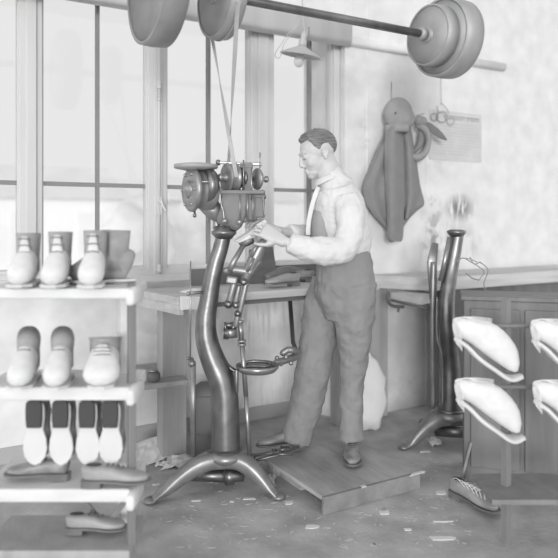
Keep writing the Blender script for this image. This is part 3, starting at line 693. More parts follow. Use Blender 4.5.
# hair
hb = MB(); cc = V((-.018, 0, .03)); ns, ms_ = 120, 44; vs = []; fs = []
HL = [(0, 36), (25, 38), (45, 40), (58, 27), (70, 2), (80, -10), (88, 0), (97, 7), (112, 4), (126, -18), (145, -36), (180, -42)]
def hairline(a):
    for (p, q), (r, t_) in zip(HL, HL[1:]):
        if a <= r:
            k_ = (a-p)/(r-p); k_ = k_*k_*(3-2*k_); return q+(t_-q)*k_
    return HL[-1][1]
for i in range(ms_+1):
    for j in range(ns):
        ph = 2*PI*j/ns; az = abs(math.degrees(ph) if ph <= PI else 360-math.degrees(ph))
        el0 = math.radians(hairline(az)+1.2*math.sin(j*1.7)); t_ = i/ms_
        el = PI/2-(PI/2-el0)*t_ if i else PI/2
        v = V((math.cos(el)*math.cos(ph), math.cos(el)*math.sin(ph), math.sin(el)))
        edge = min(1, (1-t_)*5)
        tck = (.007+.010*max(0, v.z)+.009*max(0, v.x)*(v.z > .3))*edge**.6
        r = V((.098*v.x, .076*v.y, .083*v.z)); l = r.length
        tck += .0016*edge*math.sin(r.z*520+r.x*160+2*math.sin(r.x*60))+.0010*edge*math.sin(r.z*900-r.x*300+r.y*700)
        vs.append(H(*((cc+r*((l+tck)/l) if i < ms_ else cc+r*.97)*sc)))
for i in range(ms_):
    for j in range(ns): fs.append([i*ns+j, (i+1)*ns+j, (i+1)*ns+(j+1) % ns, i*ns+(j+1) % ns])
hb.add(vs, fs); hb.build('hair', 'hair', man)
for s_ in (1, -1):
    MB().loft([H(.082, s_*.016, .022), H(.081, s_*.030, .027), H(.066, s_*.046, .021)], [.0022, .0026, .0015], up=hu, n=8).build('eyebrow', 'leathers', man)
    MB().loft([H(.0835, s_*.022, -.003), H(.0835, s_*.031, -.006), H(.076, s_*.041, -.004)], [.001, .0016, .001], up=hu, n=8).build('eyelash', 'hair', man)
# shirt
sh_ = MB(); torso(sh_, .006, 2); 
aN = [(a, b, d, r+.004) for a, b, d, r in armN[:-1]]; limb(sh_, aN, .009, .2)
limb(sh_, [(a, b, d, r+.002) for a, b, d, r in armF[:-1]], .007, .2)
sh_.loft([U(352, 236, 3.35), U(356, 246, 3.35), U(357, 251, 3.35)], [.085, .082, .07], [.15, .15, .14], up=-FWD, n=24, dome=.3)
sh_.build('shirt', 'shirt', man, remesh=.006, smooth=3, disp=.016, dscale=.045)
mb = MB(); cN = U(326.5, 177, 3.335); ca = (UP*.9-RIGHT*.42).normalized(); mb.lathe(cN-ca*.012, ca, [(.082, -.01), (.074, .006), (.068, .02), (.063, .02), (.066, .006), (.07, -.01), (.082, -.01)], n=32, close=False); mb.build('collar', 'shirt', man)
mb = MB(); mb.loft(spline([U(318.5, 187, 3.27), U(315, 196, 3.24), U(311, 210, 3.24), U(308.5, 224, 3.24), U(308, 235, 3.24)]), [.012]*25, [.003]*25, up=-FWD, n=10); mb.build('necktie', 'canvas', man)
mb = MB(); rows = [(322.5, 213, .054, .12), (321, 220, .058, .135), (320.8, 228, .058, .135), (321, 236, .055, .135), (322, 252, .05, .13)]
mb.loft(spline([U(a, b, 3.33) for a, b, w_, h_ in rows]), sval([r[2] for r in rows]), sval([r[3] for r in rows]), up=-FWD, n=24, ex=2.6, dome=.2); mb.build('chest_shade_panel', 'chest_shade', man, remesh=.006, smooth=3)  # dark panel put in for the shaded gap between chest and arm
# trousers
tr_ = MB()
rows = [(345, 318, .11, .13), (345, 300, .15, .17), (345, 285, .158, .185), (344.5, 270, .150, .182), (344, 260, .145, .172), (344, 249, .126, .16)]
tr_.loft(spline([U(a, b, 3.35) for a, b, w_, h_ in rows], 4), sval([r[2] for r in rows], 4), sval([r[3] for r in rows], 4), up=-FWD, n=28, ex=2.4, dome=.05)
tF = [(333, 285, 3.44, .12), (322, 312, 3.44, .105), (318, 340, 3.43, .096), (312.5, 373, 3.43, .094), (305, 408, 3.44, .084), (299, 425, 3.44, .082), (295.5, 441, 3.44, .086)]
tN = [(352, 285, 3.28, .125), (354, 312, 3.28, .108), (354.5, 340, 3.30, .088), (353, 373, 3.32, .067), (351, 405, 3.33, .06), (351, 425, 3.33, .059), (351, 439, 3.33, .061)]
limb(tr_, tF, 0, .0); limb(tr_, tN, 0, .0)
tr_.build('trousers', 'trouser', man, remesh=.006, smooth=3, disp=.027, dscale=.08)
# belted waist
mb = MB(); mb.lathe(U(344, 250.5, 3.35)-UP*.01, UP, [(1, 0), (1, .02)], n=8)
# shoes of the man
ft = PZ(300, 449, .105); ft = P(303, 441, 3.44); ft.z = .125
def man_shoe(o, fw, up): shoe_parts(man, o, fw, up, L=.245, m='leathers', ms='leather', lace='leather', openm=None)
toe = P(261, 446, 3.40); d_ = toe-P(303, 443, 3.44); d_.z = 0
hz = P(301, 444.5, 3.44)
man_shoe(V((hz.x, hz.y, .118)), d_.normalized()+UP*-.06, UP)
hz = P(352, 446, 3.41)
shoe_parts(man, V((hz.x, hz.y, .0905)), (-FWD*.97-RIGHT*.10), UP, L=.27, m='leathers', ms='leather', lace='leather', openm=None)
# ------------------------------------------------------------------ shoe being stitched
sw = thing('shoe', 'pale shoe held upside down by the man under the head of the stitching machine', 'shoe', P(250, 232, 3.02))
a = P(262, 231, 3.03); b = P(236, 239, 3.02)
shoe_parts(sw, P(264, 222, 3.05), P(238, 238, 3.02)-P(264, 222, 3.05), (-UP*.8+RIGHT*-.25), L=.17, m='canvas', ms='sole', lace=None, openm=None)
# ------------------------------------------------------------------ platform
pf = thing('platform', 'low wooden platform of scuffed boards on battens under the man', 'platform', (1.87, 2.6, 0))
x0, y0, x1, y1, zt_ = 1.588, 2.355, 2.150, 2.93, .078
nb = 3
for i in range(nb):
    xa = x0+(x1-x0)*i/nb; xb_ = x0+(x1-x0)*(i+1)/nb
    MB().box((xa+(.0012 if i else 0), y0+.02, zt_-.018), (xb_, y1, zt_)).build('board', 'platform', pf, bevel=.002)
MB().box((x0, y0, 0), (x1, y0+.0195, zt_)).build('front_batten', 'batten_shade', pf, bevel=.003)
MB().box((x0+.012, y1-.1, 0), (x1-.01, y1-.06, zt_-.019)).build('rear_batten', 'platform', pf)
MB().box((x0+.05, y1-.099, .0), (x0+.1, y1-.3, zt_-.0185)).build('block', 'platform', pf)
# ------------------------------------------------------------------ coat, caps, goggles, poster on the wall
YH = YC-.06
def outline_cloth(name, rows, Y, m, parent, folds=5, amp=.012, thick=.012, ph=0):
    """hanging cloth from rows of (py, left px, right px); folds run down"""
    n = 40; vs = []; fs = []
    R = spline([V(r) for r in rows], 5)
    for r in R:
        for j in range(n+1):
            u = j/n; px = r.y+(r.z-r.y)*u
            y = Y-amp*(.5+.5*math.sin(u*folds*2*PI+ph+r.x*.02))-amp*1.6*math.sin(u*PI)
            vs.append(PY(px, r.x, y))
    m_ = len(R)
    fs = [[i*(n+1)+j, (i+1)*(n+1)+j, (i+1)*(n+1)+j+1, i*(n+1)+j+1] for i in range(m_-1) for j in range(n)]
    mb = MB(); mb.add(vs, fs); return mb.build(name, m, parent, solid=thick)
ct = thing('coat', 'long dark grey coat hanging from a hook on the white wall', 'coat', PY(396, 240, YH))
outline_cloth('coat_body', [(124, 389, 404), (140, 382, 411), (150, 377, 414), (165, 371, 416.5), (183, 364, 419), (192, 363, 421), (204, 366, 423.5), (210, 370, 417), (218, 376, 409), (225, 383, 404), (230, 387, 401)], YH, 'coat', ct, folds=4)
outline_cloth('sleeve', [(126, 386.5, 402), (140, 385, 403), (165, 385, 403.5), (190, 386, 403.5), (215, 387.5, 403), (232, 388, 402.5), (238, 388, 402), (241.5, 391, 400)], YH-.035, 'coat', ct, folds=1, amp=.02, thick=.015, ph=2)
outline_cloth('sleeve', [(126, 398, 410), (145, 403, 413), (170, 404.5, 416), (190, 405, 418), (205, 405, 415), (219, 404.5, 408)], YH-.02, 'coat', ct, folds=1, amp=.015, ph=1)
hk = PY(397, 99, YH)
MB().wire([(hk.x, YC-.002, hk.z+.12), (hk.x, YC-.004, hk.z+.118), (hk.x, YC-.006, hk.z), (hk.x, YH, hk.z-.06)], .0022).build('hook', 'bar', ct)
k4 = 4.33/F
cap1 = thing('flat_cap', 'round grey cloth cap hung over the collar of the coat', 'cap', PY(398, 131, YH-.05))
c = PY(398, 115, YH-.07)
mb = MB(); mb.ell(c+V((0, 0, .01)), (14.5*k4, .055, 16*k4), (RIGHT, FWD, UP), n=28, m=16); mb.ell(PY(403, 118, YH-.07), (12*k4, .05, 11*k4), (RIGHT, FWD, UP)); mb.build('crown', 'cap', cap1, remesh=.006, smooth=6)
mb = MB(); mb.loft([PY(397, 125, YH-.065), PY(397, 132.5, YH-.065)], [12*k4, 11.5*k4], [.05, .048], up=-FWD, n=32); mb.build('band', 'cap', cap1)
mb = MB(); mb.ell(PY(395.5, 113, YH-.128), (.004, .006, .008)); mb.build('button', 'black', cap1)
cap2 = thing('peaked_cap', 'second cap hanging on its side with a dark pointed peak, right of the coat', 'cap', PY(418, 158, YH))
mb = MB(); mb.loft(spline([PY(418, 124, YH-.02), PY(425, 131, YH-.03), PY(427.5, 142, YH-.03), PY(424, 153, YH-.03), PY(417, 157.5, YH-.03), PY(409, 155, YH-.02)]), sval([.03, .026, .022, .026, .028, .02]), sval([.02, .05, .055, .05, .04, .02]), up=-FWD, n=20, dome=.6); mb.build('crown', 'cap', cap2)
mb = MB(); mb.loft(spline([PY(421, 127, YH-.01), PY(421.5, 136, YH-.012), PY(419, 146, YH-.012), PY(411, 153.5, YH-.01)]), sval([.022, .024, .022, .006]), .02, up=-FWD, n=16); mb.build('lining', 'coat', cap2)
mb = MB(); mb.ell(PY(420, 121, YH-.03), (.05, .03, .036), (RIGHT, FWD, UP)); mb.build('knot', 'cap', cap2)
a = PY(424, 122, YH-.05); b = PY(446.5, 140, YH-.06); d_ = (b-a).normalized()
mb = MB(); mb.loft([a, a.lerp(b, .25), a.lerp(b, .55), a.lerp(b, .85), b], [.014, .024, .027, .018, .004], [.006]*5, up=-FWD, n=16); mb.build('peak', 'capd', cap2)
hkc = PY(416, 116, YC); MB().tube((hkc.x, YC+.01, hkc.z), (hkc.x, YC-.08, hkc.z+.005), .003).build('nail', 'bar', cap2)
gg = thing('wire_spectacles', 'loops of thin wire hanging from a cord in front of the wall poster', 'wire', PY(441, 126, YC-.03))
MB().wire([PY(440.5, 75, YC-.03), PY(441, 90, YC-.03), PY(441.3, 105, YC-.03)], .0018).build('cord', 'bar', gg)
mb = MB(); mb.torus(PY(442, 117, YC-.03), FWD, .037, .003, n=28, m=6); mb.torus(PY(434.5, 117, YC-.025), FWD, .026, .003, n=24, m=6); mb.torus(PY(450.5, 121.5, YC-.03), FWD, .026, .002, n=24, m=6)
mb.wire([PY(441.3, 103, YC-.03), PY(446, 108, YC-.03), PY(449, 113, YC-.03)], .0025); mb.wire([PY(437, 106, YC-.03), PY(438, 112, YC-.03), PY(436, 120, YC-.03)], .003); mb.build('loops', 'bar', gg)
pt = thing('poster', 'printed notice sheet with a bold heading pinned to the wall behind the spectacles wire', 'poster', PY(450, 160, YC))
a = PY(429, 109, YC); b = PY(429, 159.5, YC)
pw = .52
MB().box((a.x, YC-.004, b.z), (a.x+pw, YC-.001, a.z)).build('sheet', 'poster', pt)
mb = MB(); x = a.x+.14; z = a.z-.045; rnd = random.Random(3)
while x < a.x+pw-.03:
    ww = rnd.uniform(.008, .016); mb.box((x, YC-.0052, z-.013), (x+ww*.35, YC-.0038, z+.013)); mb.box((x, YC-.0052, z+.007), (x+ww, YC-.0038, z+.013))
    if rnd.random() > .5: mb.box((x, YC-.0052, z-.013), (x+ww, YC-.0038, z-.008))
    x += ww+(.004 if rnd.random() > .2 else .014)
mb.build('heading', 'ink', pt)
mb = MB()
for r in range(11):
    z = a.z-.09-r*.022; x = a.x+.03+(.03 if r in (0, 5) else 0)
    while x < a.x+pw-.04:
        ww = rnd.uniform(.012, .045)
        if rnd.random() > .12: mb.box((x, YC-.0050, z-.0022), (x+ww, YC-.0038, z+.0022))
        x += ww+.007
mb.build('print', 'inkl', pt)
# ------------------------------------------------------------------ small things on and under the bench
def simple_upper(name, o, d, L, lab, m='tan', grp=None, hh=1.0):
    t = thing(name, lab, 'shoe', o, grp); d = V(d).normalized()
    shoe_parts(t, o+UP*.015, d, UP, L=L, m=m, ms='leather', lace=None, openm='black'); return t
o = V((1.93, 3.18, BZ)); 
def at_bench(px, py): 
    q = PZ(px, py, BZ); return q
q = at_bench(270, 281.5)
def slug(name, pts, ws, hs, m, lab, cat='shoe upper'):
    mb = MB(); mb.loft(spline(pts, 5), sval(ws, 5), sval(hs, 5), n=20, dome=.8); ob = mb.build(name, m); return tag(ob, lab, cat)
def BP(px, dz=.03, Y=3.2): q = PY(px, 220, Y); return V((q.x, Y, BZ+dz))
s1 = simple_upper('shoe', BP(297, 0, 3.13), -X1+V((0, -.12, 0)), .23, 'grey leather shoe lying on the bench left of the man, nearest the bench edge')
s2 = simple_upper('shoe', BP(312, 0, 3.29), -X1+V((0, .15, 0)), .22, 'darker leather shoe lying on the bench behind the nearer one', m='leathers')
slug('shoe_upper', [BP(268, .035, 3.36), BP(285, .05, 3.37), BP(305, .045, 3.37)], [.03, .04, .03], [.03, .045, .03], 'leather', 'dark crumpled shoe upper against the backboard of the bench')
mb = MB(); a = PY(249, 250, YW-.085); b = PY(272, 247, YW-.085); z_ = BZ+.001
mb.prism([a, b, V((b.x+.01, 3.37, z_)), V((a.x-.03, 3.36, z_))], V((0, -.012, .003))); tag(mb.build('leather_sheet', 'benchdark'), 'dark stiff sheet leaning on the wide window post behind the machine jack', 'sheet')
mb = MB(); q = PZ(197, 294, BZ)
mb.loft([V((q.x-.05, q.y+.05, BZ+.005)), V((q.x+.03, q.y+.06, BZ+.012)), V((q.x+.1, q.y+.08, BZ+.008))], [.05, .06, .045], [.004, .009, .005]); tag(mb.build('cloth', 'cloth', disp=.01, dscale=.03), 'white rag lying at the corner of the bench behind the machine column', 'cloth')
mb = MB(); q = PY(185.5, 303, 2.95); 
mb.prism([PY(180, 296, 2.945), PY(199, 296.5, 2.945), PY(199, 311, 2.945), PY(190, 309, 2.945), PY(180, 310, 2.945)], (0, -.012, 0)); tag(mb.build('paper_sheet', 'cloth', bevel=.003, disp=.008, dscale=.03), 'white cloth folded over the front edge of the bench at its left corner', 'cloth')
jar = thing('jar', 'small dark jar standing on the lower shelf under the left bench end', 'jar', (PY(153.5, 368, 3.27)[0], 3.27, .45))
jx, jy = PY(153.5, 368, 3.27)[0], 3.27
MB().lathe((jx, jy, .45), UP, [(.026, 0), (.035, .008), (.035, .042), (.024, .05)], n=24).build('body', 'can', jar); MB().lathe((jx, jy, .50), UP, [(.024, 0), (.024, .012), (.01, .014)], n=24).build('lid', 'steel', jar)
# drum behind the column
q = PZ(204, 437, 0); dq = P(208, 437, 3.62); 
cn = thing('metal_drum', 'dark round metal drum on the floor behind the machine column', 'drum', (dq.x, dq.y, 0))
MB().lathe((dq.x, dq.y, 0), UP, [(.09, 0), (.095, .01), (.095, .33), (.085, .36), (.05, .385), (.0, .39)], n=36).build('body', 'can', cn)
for z_ in (.12, .33): MB().torus((dq.x, dq.y, z_), UP, .096, .004).build('hoop', 'can', cn)
# white sack behind the man
q = PZ(374, 416, 0); c = V((q.x+.02, 3.22, 0))
mb = MB(); c = PY(368, 363, 3.2)
mb.loft([V((c.x, 3.2, 0)), V((c.x, 3.2, .1)), V((c.x+.01, 3.2, .25)), V((c.x, 3.2, .37)), V((c.x-.03, 3.2, .46))], [.08, .1, .11, .1, .04], [.05, .06, .06, .05, .02], up=-FWD, n=20, dome=.3)
tag(mb.build('sack', 'cloth', disp=.05, dscale=.07, sub=1), 'white crumpled sack leaning by the wall behind the man\'s legs', 'sack')
# ------------------------------------------------------------------ left foreground shoe rack
DR = 2.2
rk = thing('shoe_rack', 'pale wooden shoe rack with three shelves standing at the far left', 'shoe rack', V((*P(60, 400, DR)[:2], 0)))
def shelf(py, px1, dz=.03, m='rack', nm='shelf', parent=rk, px0=-20, d=DR):
    z = P(0, py, d).z; a = P(px0, py, d); b = P(px1, py, d); mb = MB()
    a.z = b.z = z
    mb.prism([a-FWD*.02, b-FWD*.02, b+FWD*.25, a+FWD*.25], -UP*dz); mb.build(nm, m, parent, bevel=.006); return z
zs = [shelf(288, 132, .035), shelf(386, 131, .045), shelf(487, 131, .045)]
zfl = shelf(548, 131, .03, m='post')
def post(px, d, m, z0=0., z1=None, r=.014):
    a = P(px, 0, d); mb = MB(); mb.box((a.x-r, a.y-r, z0), (a.x+r, a.y+r, z1)); mb.build('post', m, rk, bevel=.003)
post(131.5, DR+.04, 'rackd', 0, zs[0]+.01, .013); post(124.5, DR+.2, 'rack', 0, zs[0], .02)
post(-15, DR+.04, 'rackd', 0, zs[0], .013); post(-22, DR+.2, 'rack', 0, zs[0], .02)
for py in (293, 391, 494):
    c = P(133.5, py+3, DR); mb = MB(); mb.loft([c-FWD*.05, c+FWD*.02, c+FWD*.10], [.014, .018, .016], [.026, .032, .028], ex=3, dome=.3); mb.build('shelf_end_bracket', 'rack', rk)
mb = MB(); mb.beam(P(100, 535, DR+.12), P(128, 497, DR+.12), .012, .02); mb.beam(P(84, 500, DR+.14), P(118, 540, DR+.14), .008, .012); mb.build('brace', 'rackd', rk)
# boots on the rack
def boot(px, z, d, toe, lab, L=.2, m1='tan', m2='canvas', hgt=.19, sc=1.0):
    o = P(px, 220, d); o.z = z
    t = thing('boot', lab, 'boot', o, None); fw = V(toe).normalized(); sd = fw.cross(UP)
    mb = MB(); s_ = [(-.02, .022, .05), (.0, .035, .06), (.06, .036, .066), (.11, .038, .055), (.15, .045, .04), (.185, .04, .03), (.205, .018, .018)]
    mb.loft([o+fw*(a-.05)+UP*(h_+.012) for a, w_, h_ in s_], [w_*sc for a, w_, h_ in s_], [h_ for a, w_, h_ in s_], ex=2.4, n=24); mb.build('vamp', m2, t, sub=1)
    mb = MB(); mb.loft([o+fw*.0+UP*.05, o+fw*-.005+UP*.09, o+fw*-.01+UP*.14, o+fw*-.012+UP*hgt], [.038*sc, .036*sc, .038*sc, .041*sc], [.05, .045, .048, .052], up=fw, n=24, ex=2.4); mb.build('shaft', m1, t)
    mb = MB(); mb.loft([o+fw*.060*sc+UP*.07, o+fw*(.05*sc)+UP*.12, o+fw*(.05*sc)+UP*(hgt-.01)], [.034*sc, .020*sc, .010*sc], .008, up=fw, n=12); mb.build('tongue', m2, t)
    mb = MB()
    for q_ in range(4): hh_ = .095+q_*(hgt-.115)/3; mb.loft([o+fw*.058*sc+sd*.02*sc+UP*hh_, o+fw*.064*sc+UP*(hh_+.004), o+fw*.058*sc-sd*.02*sc+UP*hh_], .002, n=6)
    mb.build('laces', 'leather', t)
    mb = MB(); out = [(-.03, .02), (.0, .034), (.06, .032), (.14, .045), (.18, .042), (.208, .015)]
    mb.prism([o+fw*(a-.05)+sd*b+UP*.006 for a, b in out]+[o+fw*(a-.05)-sd*b+UP*.006 for a, b in out[::-1]], UP*.01); mb.build('sole', 'sole', t)
    mb = MB(); mb.prism([o+fw*(a-.05)+sd*b for a, b in ((-.03, .02), (.0, .034), (.05, .033))]+[o+fw*(a-.05)-sd*b for a, b in ((.05, .033), (.0, .034), (-.03, .02))], UP*.008); mb.build('heel', 'leather', t)
    return t
toe = -FWD+RIGHT*.15
boot(95, zs[0], DR+.08, toe, 'pale high boot on the top shelf of the left rack, second from the shelf end', hgt=.195)
boot(113, zs[0], DR+.17, -RIGHT*.75-FWD*.2, 'grey boot turned sideways at the right end of the top rack shelf', m1='tan', m2='tan', hgt=.195)
boot(60, zs[0], DR+.09, toe, 'pale high boot toward the left of the top rack shelf', hgt=.19)
boot(28, zs[0], DR+.1, toe, 'pale high boot farthest left on the top rack shelf', hgt=.185)
boot(105, zs[1], DR+.08, toe, 'broad white-toed boot with dark pointed facings at the right end of the middle rack shelf', hgt=.15, m1='leathers', sc=1.42)
boot(62, zs[1], DR+.07, toe, 'white-toed boot in the middle of the middle rack shelf', hgt=.14)
boot(28, zs[1], DR+.07, toe, 'white-toed boot farthest left on the middle rack shelf', hgt=.14)
# shoes hanging toe down, soles showing
def hung(px, lab, d=DR+.04):
    top = P(px, 402, d); t = thing('shoe', lab, 'shoe', P(px, 462, d)); 
    mb = MB()
    out = [(0, 8), (4, 10), (14, 10.2), (19, 9.6), (27, 8.8), (36, 12), (46, 13), (54, 11), (60, 6), (62, 1)]
    kk = d/F; q = lambda a, b, c_: top+RIGHT*b*kk*.93-UP*a*kk-FWD*c_
    mb.prism([q(a, b, -.0) for a, b in out]+[q(a, -b, 0) for a, b in out[::-1]], -FWD*.012); mb.build('sole', 'sole', t, bevel=.003)
    mb = MB(); o2 = [(-3, 5.5), (-1, 8), (6, 8.8), (16, 8.6), (24, 7.6)]
    mb.prism([q(a, b, .012) for a, b in o2]+[q(a, -b, .012) for a, b in o2[::-1]], -FWD*.014); mb.build('heel', 'black', t, bevel=.003)
    mb = MB(); mb.loft([q(-2, 0, -.035), q(12, 0, -.04), q(26, 0, -.036), q(40, 0, -.03), q(52, 0, -.025), q(60, 0, -.015)], [9*kk, 10.5*kk, 10*kk, 12.5*kk, 11*kk, 5*kk], [.035, .04, .036, .03, .024, .014], up=-FWD, n=20); mb.build('upper', 'leathers', t)
    mb = MB(); mb.tube(q(-7.5, 0, -.02), q(2, 0, -.02), .004); mb.build('hook', 'iron', t)
hung(111.5, 'shoe hung toe down under the middle rack shelf, nearest the rack post')
hung(88.5, 'shoe hung toe down under the middle shelf, second from the rack post, sole showing')
hung(62, 'shoe hung toe down under the middle shelf, third from the rack post')
hung(36, 'shoe hung toe down at the far left under the middle shelf')
def rack_shoe(px0, px1, z, d, m, lab, dz=.0, L=.2):
    a = P(px0, 220, d); b = P(px1, 220, d); a.z = b.z = z+.017
    t = thing('shoe', lab, 'shoe', V((a.x, a.y, z))); shoe_parts(t, a, b-a, UP, L=(b-a).length, m=m, ms='leather', lace='leather'); return t
rack_shoe(86, 152, zs[2], DR-.0, 'tan', 'shiny grey shoe on the lowest rack shelf with toe past its end')
rack_shoe(66, 4, zs[2], DR+.06, 'leathers', 'dark shoe on the lowest rack shelf pointing left')
rack_shoe(70, 128, zfl, DR+.1, 'tan', 'grey shoe on the rack bottom board beneath the lowest shelf')
# ------------------------------------------------------------------ right: cabinet and shoe rack
cb = thing('cabinet', 'dark wooden cabinet standing at the right beyond the shoe rack', 'cabinet', V((*P(520, 400, 3.3)[:2], 0)))
a = P(464, 400, 3.2); b = P(640, 400, 3.0); zt_ = P(464, 296, 3.2).z
def cab_box(nm, a, b, z0, z1, dep, m, ins=0):
    dr = (b-a); dr.z = 0; dr.normalize(); n_ = UP.cross(dr); 
    if n_.dot(FWD) < 0: n_ = -n_
    a2 = V((a.x, a.y, z0))+n_*ins; b2 = V((b.x, b.y, z0))+n_*ins
    ob = MB().prism([a2, b2, b2+n_*dep, a2+n_*dep], UP*(z1-z0)).build(nm, m, cb, bevel=.004)
    if nm == 'door': MB().ell(V((b2.x, b2.y, z1*.6))-dr*.05-n_*.01, .016).build('knob', 'iron', ob)
    return ob
cab_box('body', a, b, 0, zt_-.02, .28, 'panel'); cab_box('top', a-RIGHT*.015, b, zt_-.0195, zt_, .3, 'panel', -.012)
for i in range(3):
    p = a.lerp(b, .04+i*.32); q = a.lerp(b, .04+i*.32+.29); cab_box('door', p, q, .08, zt_-.06, .012, 'panel', -.0125)
DQ = 2.45
rr = thing('shoe_rack', 'rack of canvas shoes at the right edge of the picture', 'shoe rack', V((*P(520, 400, DQ)[:2], 0)))
for py in (500,):
    a = P(492, py, DQ); b = P(620, py, DQ); mb = MB(); mb.prism([a, b, b+FWD*.26, a+FWD*.26], -UP*.02); mb.build('shelf', 'rackd', rr, bevel=.003)
for py in (326, 387):
    MB().tube(P(470, py, DQ+.115), P(617, py, DQ+.115), .008).build('rod', 'rackd', rr)
ztr = P(0, 330, DQ).z
for px, dd_ in ((612, .01), (612, .24), (506, .14)):
    a = P(px, 0, DQ+dd_); mb = MB(); mb.box((a.x-.014, a.y-.014, 0), (a.x+.014, a.y+.014, ztr+.1)); mb.build('post', 'rackd', rr)
def canvas_shoe(px, py, lab, d=DQ, L=.26, tilt=-.45, m='canvas', dirn=-1):
    o = P(px+38, py-3, d+.05)
    t = thing('canvas_shoe', lab, 'shoe', o); fw = (RIGHT*.95-UP*tilt*-1).normalized()
    # heel quarter hangs towards the left, toe slopes down to the right
    h = P(px+2, py+12, d+.05)
    kk = d/F; q = lambda x, y, z=0.: P(px+x, py+y, d+.05+z)
    mb = MB(); mb.loft([q(2, 10), q(8, 9), q(20, 14), q(34, 22), q(48, 32), q(60, 42)], [.02, .035, .042, .045, .046, .02], [.03, .04, .055, .055, .045, .018], up=-FWD, n=24, ex=2.3); 
    mb.v = mb.v; 
    ob = None
    mb = MB()
    rows = [(0, 2, 12, .016), (4, -1, 20, .028), (10, 0, 20, .036), (20, 1, 26, .042), (32, 2, 36, .045), (45, 6, 45, .046), (58, 18, 54, .04), (68, 34, 56, .02)]
    vs = []; fs = []; n = 24
    for (x, y0_, y1_, hw) in rows:
        for j in range(n):
            g = 2*PI*j/n; cc_ = math.cos(g); ss = math.sin(g)
            vs.append(P(px+x, py+(y0_+y1_)/2-(y1_-y0_)/2*cc_, d+.05+hw*ss))
    fs = [[i*n+j, i*n+(j+1) % n, (i+1)*n+(j+1) % n, (i+1)*n+j] for i in range(len(rows)-1) for j in range(n)]+[list(range(n)), [(len(rows)-1)*n+j for j in range(n)][::-1]]
    mb.add(vs, fs); mb.build('upper', m, t, sub=1)
    mb = MB(); mb.loft(spline([q(4, 21), q(14, 28), q(26, 40), q(40, 50), q(56, 60), q(70, 58)], 4), sval([.026, .036, .036, .044, .046, .02], 4), sval([.009]*6, 4), up=UP, n=16, ex=3); mb.build('sole', 'sole', t)
    mb = MB()
    for kx in range(5): mb.wire([q(1+kx*.6, 3, -.03), q(4+kx*2, 0-kx*.3, -.02), q(22, -1+kx, -.03), q(40, 1+kx*1.5, -.045)], .0014)
    for kx in range(5): mb.wire([q(1+kx, 6, -.03), q(2+kx*1.6, 14, -.04), q(4+kx*1.4, 24+kx, -.045), q(6+kx, 27+kx*1.5, -.04)], .0016)
    mb.build('thread', 'canvas', t)
    return t
canvas_shoe(452, 318, 'white canvas shoe with dangling threads on the upper rod of the right rack')
canvas_shoe(454, 379, 'white canvas shoe with dangling threads on the lower rod of the right rack')
s = canvas_shoe(530, 320, 'white canvas shoe at the outer end of the upper rod of the right rack')
s = canvas_shoe(532, 381, 'white canvas shoe at the outer end of the lower rod of the right rack')
# wire bundle on the bench at right
mb = MB(); q = lambda a, b, z=0: P(a, b, 3.55+z)
mb.wire([q(456, 262), q(463, 258), q(471, 262), q(478, 266)], .003); mb.wire([q(462, 258), q(470, 259), q(477, 262)], .0025); mb.wire([q(466, 273), q(472, 278), q(479, 280)], .0035); mb.wire([q(470, 257), q(474, 264), q(480, 262)], .003)
mb.wire([q(478, 266), q(484, 272), q(479, 280)], .0025); mb.wire([q(480, 262), q(488, 270), q(484, 283), q(486, 293, -.0)], .003)
tag(mb.build('wire_bundle', 'bar'), 'loose loops of stiff wire beside the right machine stand', 'wire')
# low box with threads at lower right
bx_ = thing('shoe', 'dark-soled shoe lying on the floor at the lower right, partly covered with threads', 'shoe', PZ(470, 500, 0))
a = PZ(449, 494, 0); b = PZ(500, 520, 0); d_ = (b-a).normalized()
shoe_parts(bx_, a+UP*.02+d_*.03, d_, UP, L=.27, m='tan', ms='leather', lace='canvas')
mb = MB()
for kx in range(6): mb.wire([a+d_*(.02*kx)+UP*.07-FWD*.02, a+d_*(.04+.03*kx)+UP*.1-FWD*.03, a+d_*(.1+.02*kx)+UP*.07-FWD*.05], .002)
mb.build('thread', 'canvas', bx_)
mb = MB(); mb.tube(PZ(461, 472, 0)+UP*.003, P(466, 440, 3.3), .006); a = PZ(461, 483, 0); mb = MB(); mb.loft([a+UP*.01, a+UP*.08+RIGHT*.02, a+UP*.2+RIGHT*.05], .007)
b_ = PZ(468, 481, 0); mb.loft([b_+UP*.01, b_+UP*.08+RIGHT*.02, b_+UP*.2+RIGHT*.05], .007); mb.loft([a+UP*.2+RIGHT*.05, b_+UP*.2+RIGHT*.05], .007); mb.loft([a+UP*.008, b_+UP*.008], .006)
tag(mb.build('metal_stand', 'tan'), 'thin upright metal bars standing behind the shoe on the floor at lower right', 'frame')
# ------------------------------------------------------------------ papers and scraps
def crumple(px, py, w_, h_, z, lab, d=None, name='paper', seed=0, tall=0.02):
    rnd = random.Random(seed); c = PZ(px, py, 0) if d is None else P(px, py, d); n = 7; vs = []; fs = []
    for i in range(n):
        for j in range(n):
            u, v = i/(n-1)-.5, j/(n-1)-.5
            vs.append(c+RIGHT*(u*w_*(1+rnd.uniform(-.2, .2)))+FWD*(v*h_*(1+rnd.uniform(-.2, .2)))+UP*(rnd.uniform(.003, tall)))
    fs = [[i*n+j, (i+1)*n+j, (i+1)*n+j+1, i*n+j+1] for i in range(n-1) for j in range(n-1)]
    mb = MB(); mb.add(vs, fs, False); ob = mb.build(name, 'paper', solid=.0015); return tag(ob, lab, 'paper')
mb = MB(); # large sheet leaning against the post
c = [PZ(136, 469, 0)+UP*.004, PZ(173, 458, 0)+UP*.004, PY(159, 436, 3.5), PY(133, 444, 3.55)]
n = 8; vs = []
rnd = random.Random(5)
